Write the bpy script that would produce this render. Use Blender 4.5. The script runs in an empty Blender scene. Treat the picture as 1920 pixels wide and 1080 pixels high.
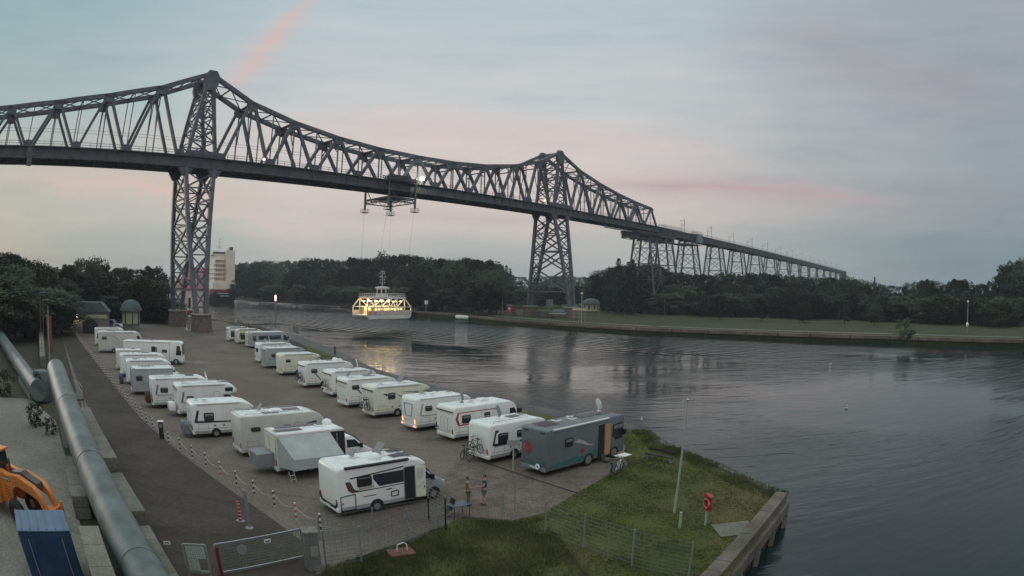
import bpy, bmesh, math, random
from mathutils import Vector, Matrix
from math import radians as R, sin, cos, pi, hypot, atan2
S = bpy.context.scene
random.seed(7)
# ---------------------------------------------------------------- camera (wide webcam lens with barrel distortion)
H = 14.145
PT, RL = -.0028, .0139
cp, sp, cr, sr = cos(PT), sin(PT), cos(RL), sin(RL)
RIGHT = Vector((cr, -sp*sr, cp*sr)); UP = Vector((-sr, -sp*cr, cp*cr)); BACK = Vector((0, -cp, -sp))
LK = (0.04342974406221552, 0.0004369974886224568, -3.797562526579586e-05, 1.88303623374869e-06)
cd = bpy.data.cameras.new('camera'); cam = bpy.data.objects.new('camera', cd); S.collection.objects.link(cam); S.camera = cam
cam.matrix_world = Matrix([[RIGHT[i], UP[i], BACK[i], (0, 0, H)[i]] for i in range(3)]+[[0, 0, 0, 1]])
cd.type = 'PANO'; cd.panorama_type = 'FISHEYE_LENS_POLYNOMIAL'
cd.sensor_fit = 'HORIZONTAL'; cd.sensor_width = 36; cd.sensor_height = 20.25
cd.fisheye_polynomial_k0 = 0
cd.fisheye_polynomial_k1, cd.fisheye_polynomial_k2, cd.fisheye_polynomial_k3, cd.fisheye_polynomial_k4 = [-k for k in LK]
cd.fisheye_fov = R(180); cd.clip_start = .1; cd.clip_end = 20000
# ---------------------------------------------------------------- world: overcast dusk sky with pink cloud bands
W = bpy.data.worlds.new('World'); S.world = W; W.use_nodes = True
def direction(px, py):
    "direction of a line of sight of the survey photograph"
    dx, dy = px-960, 540-py
    mm = hypot(dx, dy)*36/1920
    th = sum(LK[i]*mm**(i+1) for i in range(4)); r = hypot(dx, dy) or 1
    return (RIGHT*(sin(th)*dx/r)+UP*(sin(th)*dy/r)-BACK*cos(th)).normalized()
def G(px, py, z=2.04):
    "point of the terrain at height z measured in the survey photograph"
    d = direction(px, py); t = (z-H)/d.z
    return Vector((d.x*t, d.y*t, z))
def ramp(nt, pts, interp='EASE'):
    n = nt.nodes.new('ShaderNodeValToRGB'); n.color_ramp.interpolation = interp
    e = n.color_ramp.elements
    while len(e) < len(pts): e.new(.5)
    for i, (p, c) in enumerate(pts):
        e[i].position = p; e[i].color = (*c, 1) if len(c) == 3 else c
    return n
def sky():
    nt = W.node_tree; N = nt.nodes; L = nt.links; N.clear()
    tc = N.new('ShaderNodeTexCoord'); sep = N.new('ShaderNodeSeparateXYZ'); L.new(tc.outputs['Generated'], sep.inputs[0])
    def ma(op, a, b=None, c=None, clamp=False):
        n = N.new('ShaderNodeMath'); n.operation = op; n.use_clamp = clamp
        for i, v in enumerate((a, b, c)):
            if v is None: continue
            if isinstance(v, (int, float)): n.inputs[i].default_value = v
            else: L.new(v, n.inputs[i])
        return n.outputs[0]
    def mix(f, a, b, mode='MIX'):
        n = N.new('ShaderNodeMix'); n.data_type = 'RGBA'; n.blend_type = mode; n.clamp_factor = True
        for s_, v in ((0, f), (6, a), (7, b)):
            if isinstance(v, (int, float)): n.inputs[s_].default_value = v
            elif isinstance(v, tuple): n.inputs[s_].default_value = (*v, 1)
            else: L.new(v, n.inputs[s_])
        return n.outputs[2]
    def noise(scale, detail, vec, rough=.5):
        n = N.new('ShaderNodeTexNoise'); n.inputs['Scale'].default_value = scale; n.inputs['Detail'].default_value = detail
        n.inputs['Roughness'].default_value = rough; L.new(vec, n.inputs['Vector']); return n.outputs['Fac']
    x, y, z = sep.outputs
    az = ma('DIVIDE', x, ma('SQRT', ma('ADD', ma('MULTIPLY', x, x), ma('ADD', ma('MULTIPLY', y, y), 1e-4))))
    mp = N.new('ShaderNodeMapping'); mp.inputs['Scale'].default_value = (1.6, 1.6, 9); mp.inputs['Rotation'].default_value = (0, R(6), 0)
    L.new(tc.outputs['Generated'], mp.inputs['Vector'])
    n1 = noise(1.7, 6, mp.outputs[0], .55)
    mp2 = N.new('ShaderNodeMapping'); mp2.inputs['Scale'].default_value = (2.2, 2.2, 5); mp2.inputs['Location'].default_value = (3, 1, 0)
    L.new(tc.outputs['Generated'], mp2.inputs['Vector'])
    n2 = noise(1.3, 5, mp2.outputs[0], .5)
    zz = ma('ADD', z, ma('MULTIPLY', ma('SUBTRACT', n1, .5), .15))
    k = 1.0
    left = ramp(nt, [(0, (.38, .41, .40)), (.05, (.46, .475, .465)), (.11, (.635, .56, .53)), (.19, (.66, .59, .565)), (.29, (.56, .59, .605)), (.45, (.47, .56, .60)), (.64, (.86, .93, .98)), (1, (1.25, 1.3, 1.36))])
    right = ramp(nt, [(0, (.18, .24, .265)), (.06, (.19, .27, .305)), (.13, (.29, .325, .355)), (.2, (.30, .355, .39)), (.32, (.32, .365, .40)), (.45, (.34, .385, .42)), (.64, (.70, .77, .83)), (1, (1.25, 1.3, 1.36))])
    for r_ in (left, right): L.new(zz, r_.inputs[0])
    azr = N.new('ShaderNodeMapRange'); azr.interpolation_type = 'SMOOTHSTEP'; L.new(ma('ADD', az, ma('MULTIPLY', ma('SUBTRACT', n2, .5), .25)), azr.inputs[0])
    azr.inputs[1].default_value = .1; azr.inputs[2].default_value = .78
    c = mix(azr.outputs[0], left.outputs[0], right.outputs[0])
    # far left: green-blue tint, with lens vignette darkening put into the sky colour
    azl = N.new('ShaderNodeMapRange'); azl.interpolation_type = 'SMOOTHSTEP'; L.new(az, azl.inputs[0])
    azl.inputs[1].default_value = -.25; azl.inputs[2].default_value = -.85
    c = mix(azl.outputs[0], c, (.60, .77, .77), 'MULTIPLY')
    # pink cloud streaks: one slanting up over the left tower, long flat ones over the far shore
    def streak(p, q, width, lo, hi, strength, col, cc):
        a_, b_ = direction(*p), direction(*q)
        nrm = a_.cross(b_).normalized(); mid = (a_+b_).normalized(); ax = (b_-a_).normalized(); half = (b_-a_).length/2
        def dot(v, off=0):
            n = N.new('ShaderNodeVectorMath'); n.operation = 'DOT_PRODUCT'; L.new(tc.outputs['Generated'], n.inputs[0]); n.inputs[1].default_value = v; return n.outputs['Value']
        dd = ma('ABSOLUTE', ma('ADD', dot(nrm), ma('MULTIPLY', ma('SUBTRACT', n2, .5), width*1.8)))
        f = ma('SUBTRACT', 1, ma('DIVIDE', dd, width), clamp=True)
        al = ma('ABSOLUTE', ma('SUBTRACT', dot(ax), mid.dot(ax)))
        g = ma('SUBTRACT', 1.6, ma('DIVIDE', al, half), clamp=True)
        f = ma('MULTIPLY', ma('MULTIPLY', ma('MULTIPLY', f, f), g), ma('MULTIPLY', n1, 2*strength), clamp=True)
        return mix(f, cc, col)
    c = streak((610, -20), (520, 70), .028, 0, 1, .5, (.68, .475, .46), c)
    c = streak((555, 60), (430, 165), .05, 0, 1, .62, (.70, .47, .45), c)
    c = streak((1150, 345), (1600, 372), .03, 0, 1, .85, (.50, .37, .39), c)
    c = streak((620, 250), (1250, 285), .05, 0, 1, .7, (.68, .56, .54), c)
    c = streak((1450, 60), (1880, 200), .10, 0, 1, .6, (.37, .34, .38), c)
    c = streak((60, 330), (420, 370), .05, 0, 1, .7, (.66, .50, .44), c)
    c = streak((700, 400), (1150, 420), .03, 0, 1, .45, (.50, .43, .44), c)
    # thin broken cloud layers
    mp4 = N.new('ShaderNodeMapping'); mp4.inputs['Scale'].default_value = (2.0, 2.0, 14); mp4.inputs['Rotation'].default_value = (R(4), R(-7), 0); L.new(tc.outputs['Generated'], mp4.inputs['Vector'])
    n4 = noise(2.2, 8, mp4.outputs[0], .62)
    r4 = ramp(nt, [(.32, (.90, .93, .96)), (.5, (1, 1, 1)), (.68, (1.08, 1.03, 1.02))]); L.new(n4, r4.inputs[0])
    c = mix(.85, c, r4.outputs[0], 'MULTIPLY')
    # a Nishita sky just after sunset under it
    ns = N.new('ShaderNodeTexSky'); ns.sky_type = 'NISHITA'; ns.sun_disc = False
    ns.sun_elevation = R(2); ns.sun_rotation = R(-62)
    bg1 = N.new('ShaderNodeBackground'); L.new(ns.outputs[0], bg1.inputs[0]); bg1.inputs[1].default_value = .012
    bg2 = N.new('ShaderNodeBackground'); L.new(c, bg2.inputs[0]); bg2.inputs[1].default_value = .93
    ad = N.new('ShaderNodeAddShader'); L.new(bg1.outputs[0], ad.inputs[0]); L.new(bg2.outputs[0], ad.inputs[1])
    out = N.new('ShaderNodeOutputWorld'); L.new(ad.outputs[0], out.inputs[0])
sky()
W.cycles.sampling_method = 'MANUAL'; W.cycles.sample_map_resolution = 512
sl = bpy.data.lights.new('sun', 'SUN'); so = bpy.data.objects.new('sun', sl); S.collection.objects.link(so)
sl.energy = .5; sl.angle = R(15); sl.color = (1, .86, .76)
so.rotation_euler = Vector((sin(R(-62))*cos(R(8)), cos(R(-62))*cos(R(8)), sin(R(8)))).to_track_quat('Z', 'Y').to_euler()
S.view_settings.view_transform = 'Standard'; S.view_settings.look = 'None'; S.view_settings.gamma = 1; S.view_settings.exposure = .08
S.cycles.use_denoising = True; S.cycles.max_bounces = 5; S.cycles.sample_clamp_indirect = 4
# ---------------------------------------------------------------- materials
MATS = {}
def mat(name, col, rough=.6, metal=0, var=.0, vscale=3, col2=None, bump=0, bscale=20, emit=0, spec=.5, ecol=None, trans=0, alpha=1):
    if name in MATS: return MATS[name]
    m = bpy.data.materials.new(name); m.use_nodes = True; nt = m.node_tree; N = nt.nodes; L = nt.links; b = N['Principled BSDF']
    b.inputs['Base Color'].default_value = (*col, 1); b.inputs['Roughness'].default_value = rough; b.inputs['Metallic'].default_value = metal
    b.inputs['Specular IOR Level'].default_value = spec
    if trans: b.inputs['Transmission Weight'].default_value = trans
    if var or col2 or bump:
        tc = N.new('ShaderNodeTexCoord'); nz = N.new('ShaderNodeTexNoise'); nz.inputs['Scale'].default_value = vscale; nz.inputs['Detail'].default_value = 6
        nz.inputs['Roughness'].default_value = .62
        L.new(tc.outputs['Object'], nz.inputs['Vector'])
        c2 = col2 or tuple(c*(1-var) for c in col); c1 = tuple(min(1, c*(1+var*.6)) for c in col) if not col2 else col
        r = ramp(nt, [(.36, c2), (.62, c1)], 'LINEAR'); L.new(nz.outputs['Fac'], r.inputs[0]); L.new(r.outputs[0], b.inputs['Base Color'])
        if bump:
            n2 = N.new('ShaderNodeTexNoise'); n2.inputs['Scale'].default_value = bscale; n2.inputs['Detail'].default_value = 4; L.new(tc.outputs['Object'], n2.inputs['Vector'])
            bp = N.new('ShaderNodeBump'); bp.inputs['Strength'].default_value = bump; bp.inputs['Distance'].default_value = .05
            L.new(n2.outputs['Fac'], bp.inputs['Height']); L.new(bp.outputs[0], b.inputs['Normal'])
    if emit:
        b.inputs['Emission Color'].default_value = (*(ecol or col), 1); b.inputs['Emission Strength'].default_value = emit
    MATS[name] = m; return m
# ---------------------------------------------------------------- mesh helpers
class MB:
    def __init__(s): s.v = []; s.f = []
    def add(s, vs, fs, M=None):
        n = len(s.v)
        s.v += [tuple(M @ Vector(v)) if M else tuple(v) for v in vs]; s.f += [tuple(i+n for i in f) for f in fs]; return s
    def box(s, x0, x1, y0, y1, z0, z1, M=None):
        return s.add([(x, y, z) for z in (z0, z1) for y in (y0, y1) for x in (x0, x1)],
              [(0, 2, 3, 1), (4, 5, 7, 6), (0, 1, 5, 4), (2, 6, 7, 3), (0, 4, 6, 2), (1, 3, 7, 5)], M)
    def beam(s, p, q, w, h=None, up=(0, 0, 1)):
        h = h or w; p, q = Vector(p), Vector(q); d = (q-p).normalized(); u = Vector(up)
        if abs(d.dot(u)) > .98: u = Vector((1, 0, 0))
        a = d.cross(u).normalized()*w/2; b = a.cross(d).normalized()*h/2
        return s.add([p-a-b, p+a-b, p+a+b, p-a+b, q-a-b, q+a-b, q+a+b, q-a+b], [(0, 3, 2, 1), (4, 5, 6, 7), (0, 1, 5, 4), (1, 2, 6, 5), (2, 3, 7, 6), (3, 0, 4, 7)])
    def tube(s, pts, r, n=8, r2=None, cap=True):
        pts = [Vector(p) for p in pts]; base = len(s.v); k = len(pts); pa = None
        for i, p in enumerate(pts):
            d = (pts[min(i+1, k-1)]-pts[max(i-1, 0)]).normalized()
            if pa is None: a = d.orthogonal().normalized()
            else: a = (pa-d*pa.dot(d)).normalized()
            pa = a
            b = d.cross(a); rr = r if r2 is None else r+(r2-r)*i/(k-1)
            for j in range(n):
                t = 2*pi*j/n; s.v.append(tuple(p+a*rr*cos(t)+b*rr*sin(t)))
        for i in range(k-1):
            for j in range(n):
                s.f.append((base+i*n+j, base+i*n+(j+1) % n, base+(i+1)*n+(j+1) % n, base+(i+1)*n+j))
        if cap: s.f.append(tuple(base+j for j in range(n))[::-1]); s.f.append(tuple(base+(k-1)*n+j for j in range(n)))
        return s
    def prism(s, prof, y0, y1, axis='y', M=None):
        "prof: (a,b) outline; extruded along axis"
        n = len(prof)
        def P(a, b, t): return (a, t, b) if axis == 'y' else ((t, a, b) if axis == 'x' else (a, b, t))
        vs = [P(a, b, y0) for a, b in prof]+[P(a, b, y1) for a, b in prof]
        fs = [tuple(range(n)), tuple(range(2*n-1, n-1, -1))]+[(i, i+n, (i+1) % n+n, (i+1) % n) for i in range(n)]
        return s.add(vs, fs, M)
    def lathe(s, prof, n=16, c=(0, 0, 0), M=None):
        vs = []; fs = []; k = len(prof)
        for r, z in prof:
            for j in range(n): vs.append((c[0]+r*cos(2*pi*j/n), c[1]+r*sin(2*pi*j/n), c[2]+z))
        for i in range(k-1):
            for j in range(n): fs.append((i*n+j, i*n+(j+1) % n, (i+1)*n+(j+1) % n, (i+1)*n+j))
        fs.append(tuple(range(n))[::-1]); fs.append(tuple((k-1)*n+j for j in range(n)))
        return s.add(vs, fs, M)
    def torus(s, c, R_, r, axis='y', n=16, m=6):
        vs = []; fs = []
        for i in range(n):
            t = 2*pi*i/n
            for j in range(m):
                u = 2*pi*j/m; a = (R_+r*cos(u)); p = (a*cos(t), r*sin(u), a*sin(t))
                if axis == 'x': p = (p[1], p[0], p[2])
                vs.append((c[0]+p[0], c[1]+p[1], c[2]+p[2]))
        for i in range(n):
            for j in range(m): fs.append((i*m+j, i*m+(j+1) % m, ((i+1) % n)*m+(j+1) % m, ((i+1) % n)*m+j))
        return s.add(vs, fs)
    def build(s, name, m, parent=None, smooth=None, bevel=0, seg=2, loc=None):
        me = bpy.data.meshes.new(name); me.from_pydata(s.v, [], s.f)
        bm = bmesh.new(); bm.from_mesh(me); bmesh.ops.recalc_face_normals(bm, faces=bm.faces)
        if bevel:
            eds = [e for e in bm.edges if e.is_manifold and e.calc_face_angle(0) > R(38)]
            bmesh.ops.bevel(bm, geom=eds, offset=bevel, segments=seg, profile=.5, affect='EDGES', clamp_overlap=True)
        bm.to_mesh(me); bm.free()
        if isinstance(m, (list, tuple)):
            for q in m: me.materials.append(q)
        else: me.materials.append(m)
        if smooth or bevel:
            for p in me.polygons: p.use_smooth = True
            me.set_sharp_from_angle(angle=R(smooth or 40))
        o = bpy.data.objects.new(name, me); S.collection.objects.link(o)
        if parent: o.parent = parent
        if loc is not None: o.location = loc
        return o
def tag(o, label=None, cat=None, group=None, kind=None):
    if label: o['label'] = label
    if cat: o['category'] = cat
    if group: o['group'] = group
    if kind: o['kind'] = kind
    return o
def thing(name, label, cat, loc=(0, 0, 0), rz=0, group=None):
    o = bpy.data.objects.new(name, None); S.collection.objects.link(o); o.location = loc; o.rotation_euler = (0, 0, rz); o.empty_display_size = .5
    return tag(o, label, cat, group)
def struct(name, mb, m, **k): return tag(mb.build(name, m, **k), kind='structure')
def copy_tree(o, loc, rz=None, scale=None, label=None, parent=None):
    c = o.copy(); S.collection.objects.link(c)
    if parent: c.parent = parent
    else:
        c.location = loc
        if rz is not None: c.rotation_euler = (0, 0, rz)
        if scale: c.scale = scale
        if label: c['label'] = label
    for ch in list(o.children): copy_tree(ch, None, parent=c)
    return c
GZ = 2.04
def ordw(n):
    a = ['', 'first', 'second', 'third', 'fourth', 'fifth', 'sixth', 'seventh', 'eighth', 'ninth', 'tenth', 'eleventh', 'twelfth', 'thirteenth', 'fourteenth', 'fifteenth', 'sixteenth', 'seventeenth', 'eighteenth', 'nineteenth']
    if n < 20: return a[n]
    t = ['twent', 'thirt', 'fort', 'fift', 'sixt', 'sevent', 'eight', 'ninet'][n//10-2]
    return t+'ieth' if n % 10 == 0 else t+'y-'+a[n % 10]
AB = .8603; BX, BY = -79.93, 139.87
def BP(s, w, z): return Vector((BX+cos(AB)*s-sin(AB)*w, BY+sin(AB)*s+cos(AB)*w, z))
# ---------------------------------------------------------------- setting: water, land, pavings
def water_mat():
    m = bpy.data.materials.new('canal_water'); m.use_nodes = True; nt = m.node_tree; N = nt.nodes; L = nt.links; b = N['Principled BSDF']
    b.inputs['Base Color'].default_value = (.012, .024, .024, 1); b.inputs['Roughness'].default_value = .03; b.inputs['IOR'].default_value = 1.38
    tc = N.new('ShaderNodeTexCoord')
    def nz(scale, sx, sy, rot, det, rough=.55):
        mp = N.new('ShaderNodeMapping'); mp.inputs['Scale'].default_value = (sx, sy, 1); mp.inputs['Rotation'].default_value = (0, 0, rot); L.new(tc.outputs['Object'], mp.inputs['Vector'])
        n = N.new('ShaderNodeTexNoise'); n.inputs['Scale'].default_value = scale; n.inputs['Detail'].default_value = det; n.inputs['Roughness'].default_value = rough; L.new(mp.outputs[0], n.inputs['Vector']); return n.outputs['Fac']
    a = nz(.62, .5, 1.7, R(12), 6, .62); c = nz(.13, .6, 1.3, R(-20), 3); d = nz(.022, 1, 1, 0, 2)
    r = ramp(nt, [(.40, (.14,)*3), (.60, (1, 1, 1))]); L.new(d, r.inputs[0])   # calm and ruffled patches
    mu = N.new('ShaderNodeMath'); mu.operation = 'MULTIPLY'; L.new(a, mu.inputs[0]); L.new(r.outputs[0], mu.inputs[1])
    b1 = N.new('ShaderNodeBump'); b1.inputs['Strength'].default_value = .55; b1.inputs['Distance'].default_value = .17; L.new(mu.outputs[0], b1.inputs['Height'])
    e = nz(.30, .5, 1.7, R(8), 3); mu2 = N.new('ShaderNodeMath'); mu2.operation = 'MULTIPLY'; L.new(e, mu2.inputs[0]); L.new(r.outputs[0], mu2.inputs[1])
    b0 = N.new('ShaderNodeBump'); b0.inputs['Strength'].default_value = .6; b0.inputs['Distance'].default_value = .34; L.new(mu2.outputs[0], b0.inputs['Height']); L.new(b1.outputs[0], b0.inputs['Normal'])
    b2 = N.new('ShaderNodeBump'); b2.inputs['Strength'].default_value = .35; b2.inputs['Distance'].default_value = .3; L.new(c, b2.inputs['Height']); L.new(b0.outputs[0], b2.inputs['Normal'])
    # wake of the passing ship: a train of waves along the canal in front of the far bank
    mp = N.new('ShaderNodeMapping'); mp.inputs['Rotation'].default_value = (0, 0, -AB+R(5)); L.new(tc.outputs['Object'], mp.inputs['Vector'])
    wv = N.new('ShaderNodeTexWave'); wv.bands_direction = 'X'; wv.inputs['Scale'].default_value = .09; wv.inputs['Distortion'].default_value = 9; wv.inputs['Detail'].default_value = 3; wv.inputs['Detail Scale'].default_value = .25
    L.new(mp.outputs[0], wv.inputs['Vector'])
    # distance from the wake axis
    c0 = BP(95, 60, 0)
    mp3 = N.new('ShaderNodeMapping'); mp3.vector_type = 'TEXTURE'; mp3.inputs['Location'].default_value = (c0.x, c0.y, 0); mp3.inputs['Rotation'].default_value = (0, 0, AB); mp3.inputs['Scale'].default_value = (55, 190, 1)
    L.new(tc.outputs['Object'], mp3.inputs['Vector'])
    gr = N.new('ShaderNodeTexGradient'); gr.gradient_type = 'SPHERICAL'; L.new(mp3.outputs[0], gr.inputs[0])
    m2 = N.new('ShaderNodeMath'); m2.operation = 'MULTIPLY'; L.new(wv.outputs['Fac'], m2.inputs[0]); L.new(gr.outputs['Fac'], m2.inputs[1])
    b3 = N.new('ShaderNodeBump'); b3.inputs['Strength'].default_value = 1; b3.inputs['Distance'].default_value = .5; L.new(m2.outputs[0], b3.inputs['Height']); L.new(b2.outputs[0], b3.inputs['Normal'])
    L.new(b3.outputs[0], b.inputs['Normal'])
    return m
w_ = MB().add([(-3000, -1500, 0), (3000, -1500, 0), (3000, 4000, 0), (-3000, 4000, 0)], [(0, 1, 2, 3)])
struct('canal_water', w_, water_mat())
def ground_mat(name, cols, scale, rough=.9, bump=.4, bscale=8, extra=None):
    "cols: 3 colours mixed by two noises"
    m = bpy.data.materials.new(name); m.use_nodes = True; nt = m.node_tree; N = nt.nodes; L = nt.links; b = N['Principled BSDF']
    b.inputs['Roughness'].default_value = rough; b.inputs['Specular IOR Level'].default_value = .3
    tc = N.new('ShaderNodeTexCoord')
    def nz(sc, det, rg=.6):
        n = N.new('ShaderNodeTexNoise'); n.inputs['Scale'].default_value = sc; n.inputs['Detail'].default_value = det; n.inputs['Roughness'].default_value = rg; L.new(tc.outputs['Object'], n.inputs['Vector']); return n.outputs['Fac']
    r1 = ramp(nt, [(.38, cols[0]), (.60, cols[1])], 'LINEAR'); L.new(nz(scale, 7), r1.inputs[0])
    r2 = ramp(nt, [(.45, (0, 0, 0)), (.66, (1, 1, 1))], 'LINEAR'); L.new(nz(scale*.23, 5), r2.inputs[0])
    mx = N.new('ShaderNodeMix'); mx.data_type = 'RGBA'; L.new(r2.outputs[0], mx.inputs[0]); L.new(r1.outputs[0], mx.inputs[6]); mx.inputs[7].default_value = (*cols[2], 1)
    r3 = ramp(nt, [(.3, (.72,)*3), (.7, (1.25,)*3)], 'LINEAR'); L.new(nz(bscale, 3, .7), r3.inputs[0])
    mm = N.new('ShaderNodeMix'); mm.data_type = 'RGBA'; mm.blend_type = 'MULTIPLY'; mm.inputs[0].default_value = 1; L.new(mx.outputs[2], mm.inputs[6]); L.new(r3.outputs[0], mm.inputs[7])
    L.new(mm.outputs[2], b.inputs['Base Color'])
    bp = N.new('ShaderNodeBump'); bp.inputs['Strength'].default_value = bump; bp.inputs['Distance'].default_value = .06; L.new(nz(bscale*1.3, 4, .7), bp.inputs['Height']); L.new(bp.outputs[0], b.inputs['Normal'])
    if extra: extra(nt, mm, b, tc)
    return m
def worn(nt, mm, b, tc):
    N = nt.nodes; L = nt.links; last = mm.outputs[2]
    for rot, sx, sy, sc, lo, hi, dark, fac in ((R(-44), .06, 1.3, 1.0, .52, .70, .70, .75), (R(20), .35, .5, .55, .60, .72, .62, .8), (R(-44), .5, .12, .35, .56, .70, 1.28, .7), (0, 1, 1, 1.9, .70, .76, .55, .7)):
        mp = N.new('ShaderNodeMapping'); mp.inputs['Rotation'].default_value = (0, 0, -rot); mp.inputs['Scale'].default_value = (sx, sy, 1); L.new(tc.outputs['Object'], mp.inputs['Vector'])
        n = N.new('ShaderNodeTexNoise'); n.inputs['Scale'].default_value = sc; n.inputs['Detail'].default_value = 5; n.inputs['Roughness'].default_value = .6; L.new(mp.outputs[0], n.inputs['Vector'])
        r = ramp(nt, [(lo, (1, 1, 1)), (hi, (dark, dark*.99, dark*.97))], 'LINEAR'); L.new(n.outputs['Fac'], r.inputs[0])
        x = N.new('ShaderNodeMix'); x.data_type = 'RGBA'; x.blend_type = 'MULTIPLY'; x.inputs[0].default_value = fac; L.new(last, x.inputs[6]); L.new(r.outputs[0], x.inputs[7]); last = x.outputs[2]
    L.new(last, b.inputs['Base Color'])
m_asph = ground_mat('asphalt', [(.124, .102, .082), (.174, .146, .118), (.140, .109, .086)], .16, bscale=5, bump=.15, extra=worn)
m_lane = ground_mat('lane_tarmac', [(.044, .035, .028), (.068, .054, .042), (.054, .044, .034)], .3, bscale=3, bump=.3, extra=worn)
m_grass = ground_mat('mown_grass', [(.046, .060, .010), (.080, .092, .018), (.110, .086, .034)], .45, bscale=14, bump=.8)
m_fgrass = ground_mat('far_lawn', [(.027, .038, .009), (.040, .050, .012), (.050, .046, .018)], .05, bscale=.7, bump=.5)
m_earth = ground_mat('yard_concrete', [(.17, .165, .13), (.24, .23, .185), (.14, .135, .11)], .25, bscale=4, bump=.2)
m_dirt = ground_mat('rough_ground', [(.030, .036, .016), (.055, .05, .028), (.045, .040, .026)], .5, bscale=9, bump=.8)
m_quay = ground_mat('quay_path', [(.105, .098, .094), (.14, .13, .125), (.085, .082, .076)], .3, bscale=6, bump=.3)
m_stone = ground_mat('quay_stone', [(.13, .105, .085), (.20, .165, .14), (.10, .09, .065)], .8, bscale=5, bump=.6)
m_conc = ground_mat('block_concrete', [(.16, .155, .125), (.23, .22, .18), (.13, .135, .10)], .9, bscale=7, bump=.5)
def cob(nt, mm, b, tc):
    N = nt.nodes; L = nt.links
    mp = N.new('ShaderNodeMapping'); mp.inputs['Rotation'].default_value = (0, 0, R(42)); L.new(tc.outputs['Object'], mp.inputs['Vector'])
    br = N.new('ShaderNodeTexBrick'); br.inputs['Scale'].default_value = 2.2; br.inputs['Color1'].default_value = (.75, .75, .75, 1); br.inputs['Color2'].default_value = (1.15, 1.15, 1.15, 1); br.inputs['Mortar'].default_value = (.5, .5, .45, 1)
    br.inputs['Mortar Size'].default_value = .03; L.new(mp.outputs[0], br.inputs['Vector'])
    x = N.new('ShaderNodeMix'); x.data_type = 'RGBA'; x.blend_type = 'MULTIPLY'; x.inputs[0].default_value = .8; L.new(mm.outputs[2], x.inputs[6]); L.new(br.outputs['Color'], x.inputs[7]); L.new(x.outputs[2], b.inputs['Base Color'])
m_cob = ground_mat('cobble_paving', [(.13, .10, .082), (.19, .15, .122), (.145, .11, .09)], .9, bscale=7, bump=.6, extra=cob)
def slab(name, pts, z, m, zb=None):
    "flat sheet; with zb also a vertical edge down to zb"
    mb = MB(); n = len(pts); vs = [(p[0], p[1], z) for p in pts]
    if zb is None: mb.add(vs, [tuple(range(n))])
    else: mb.add(vs+[(p[0], p[1], zb) for p in pts], [tuple(range(n))]+[(i, (i+1) % n, (i+1) % n+n, i+n) for i in range(n)])
    return struct(name, mb, m)
XY = lambda v: (v.x, v.y)
qpts = [XY(G(*p)) for p in [(410, 600), (470, 607), (520, 622), (567, 632), (640, 661), (700, 690), (760, 708), (830, 727), (917, 744), (1000, 760), (1080, 774), (1165, 790), (1205, 803)]]
gpts = [XY(G(x, y)) for x, y in [(1240, 830), (1285, 849), (1340, 870), (1390, 894), (1435, 915)]]
corner = XY(G(1475, 928)); c2 = XY(G(1350, 1080)); dq = (Vector(c2)-Vector(corner)).normalized()
c3 = tuple(Vector(corner)+dq*80)
m_ = (-sin(AB), cos(AB))
bank = [(-1800, 1500), (-300, 370), (-150, 243)]+qpts+gpts+[corner, c3, (-200, -300), (-1800, -300)]
slab('near_ground', bank, GZ-.012, m_dirt, -1.5)
# asphalt of the coach park, lane, quay path
road_l = [XY(G(*p)) for p in [(300, 1095), (262, 985), (222, 880), (165, 765), (140, 700), (120, 640), (112, 612)]]
asph = [XY(G(*p)) for p in [(112, 606), (240, 598), (420, 603), (500, 632), (560, 655), (640, 690), (700, 716), (780, 738), (860, 762), (960, 785), (1100, 812), (1175, 828), (1168, 858), (1178, 870), (1080, 925), (1020, 962), (960, 975), (870, 968), (836, 985), (640, 1055), (600, 1075), (560, 1090), (300, 1110)]]
slab('parking_lot', asph, GZ, m_asph)
slab('lane', road_l+[XY(G(*p)) for p in [(130, 610), (150, 640), (200, 705), (262, 782), (340, 850), (420, 910), (500, 965), (560, 1010), (600, 1040), (590, 1095)]], GZ+.004, m_lane)
slab('cobble_paving', [XY(G(*p)) for p in [(820, 905), (860, 862), (960, 870), (1100, 905), (1172, 872), (1080, 926), (1020, 962), (960, 976), (870, 968), (800, 985), (700, 1010), (690, 965)]], GZ+.004, m_cob)
slab('quay_path', qpts[2:]+[XY(G(*p)) for p in [(1195, 812), (1100, 800), (960, 779), (860, 756), (780, 732), (700, 706), (640, 681), (560, 643), (500, 622)]], GZ+.004, m_quay)
gr = [XY(G(*p)) for p in [(1195, 808), (1150, 818), (1176, 838), (1170, 858), (1180, 870), (1082, 924), (1022, 961), (1030, 1000), (1120, 1100), (1355, 1100)]]
slab('grass_peninsula', [gr[0]]+gr[1:]+[tuple(Vector(corner)-Vector((.9, -.25))), ]+[tuple(Vector(g)+Vector((-.5, -.3))) for g in gpts[::-1]], GZ+.006, m_grass)
sp_ = G(372, 679); slab('gravel_spill', [(sp_.x+3.4*cos(k*.45)*(1+.25*sin(k*2.1)), sp_.y+1.6*sin(k*.45)*(1+.3*cos(k*1.7))) for k in range(14)], GZ+.004, ground_mat('pale_gravel', [(.17, .155, .13), (.22, .20, .17), (.15, .135, .115)], 1.2, bscale=9))
slab('verge', [XY(G(*p)) for p in [(790, 1010), (860, 972), (960, 977), (1022, 963), (1032, 1000), (1122, 1110), (720, 1110)]], GZ+.008, m_grass)
slab('quay_grass_strip', [XY(G(*p)) for p in [(575, 648), (640, 672), (700, 699), (780, 725), (860, 748), (960, 768), (1090, 789), (1190, 806), (1190, 811), (1090, 797), (960, 776), (860, 754), (780, 731), (700, 705), (640, 680), (575, 655)]], GZ+.009, m_grass)
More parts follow.
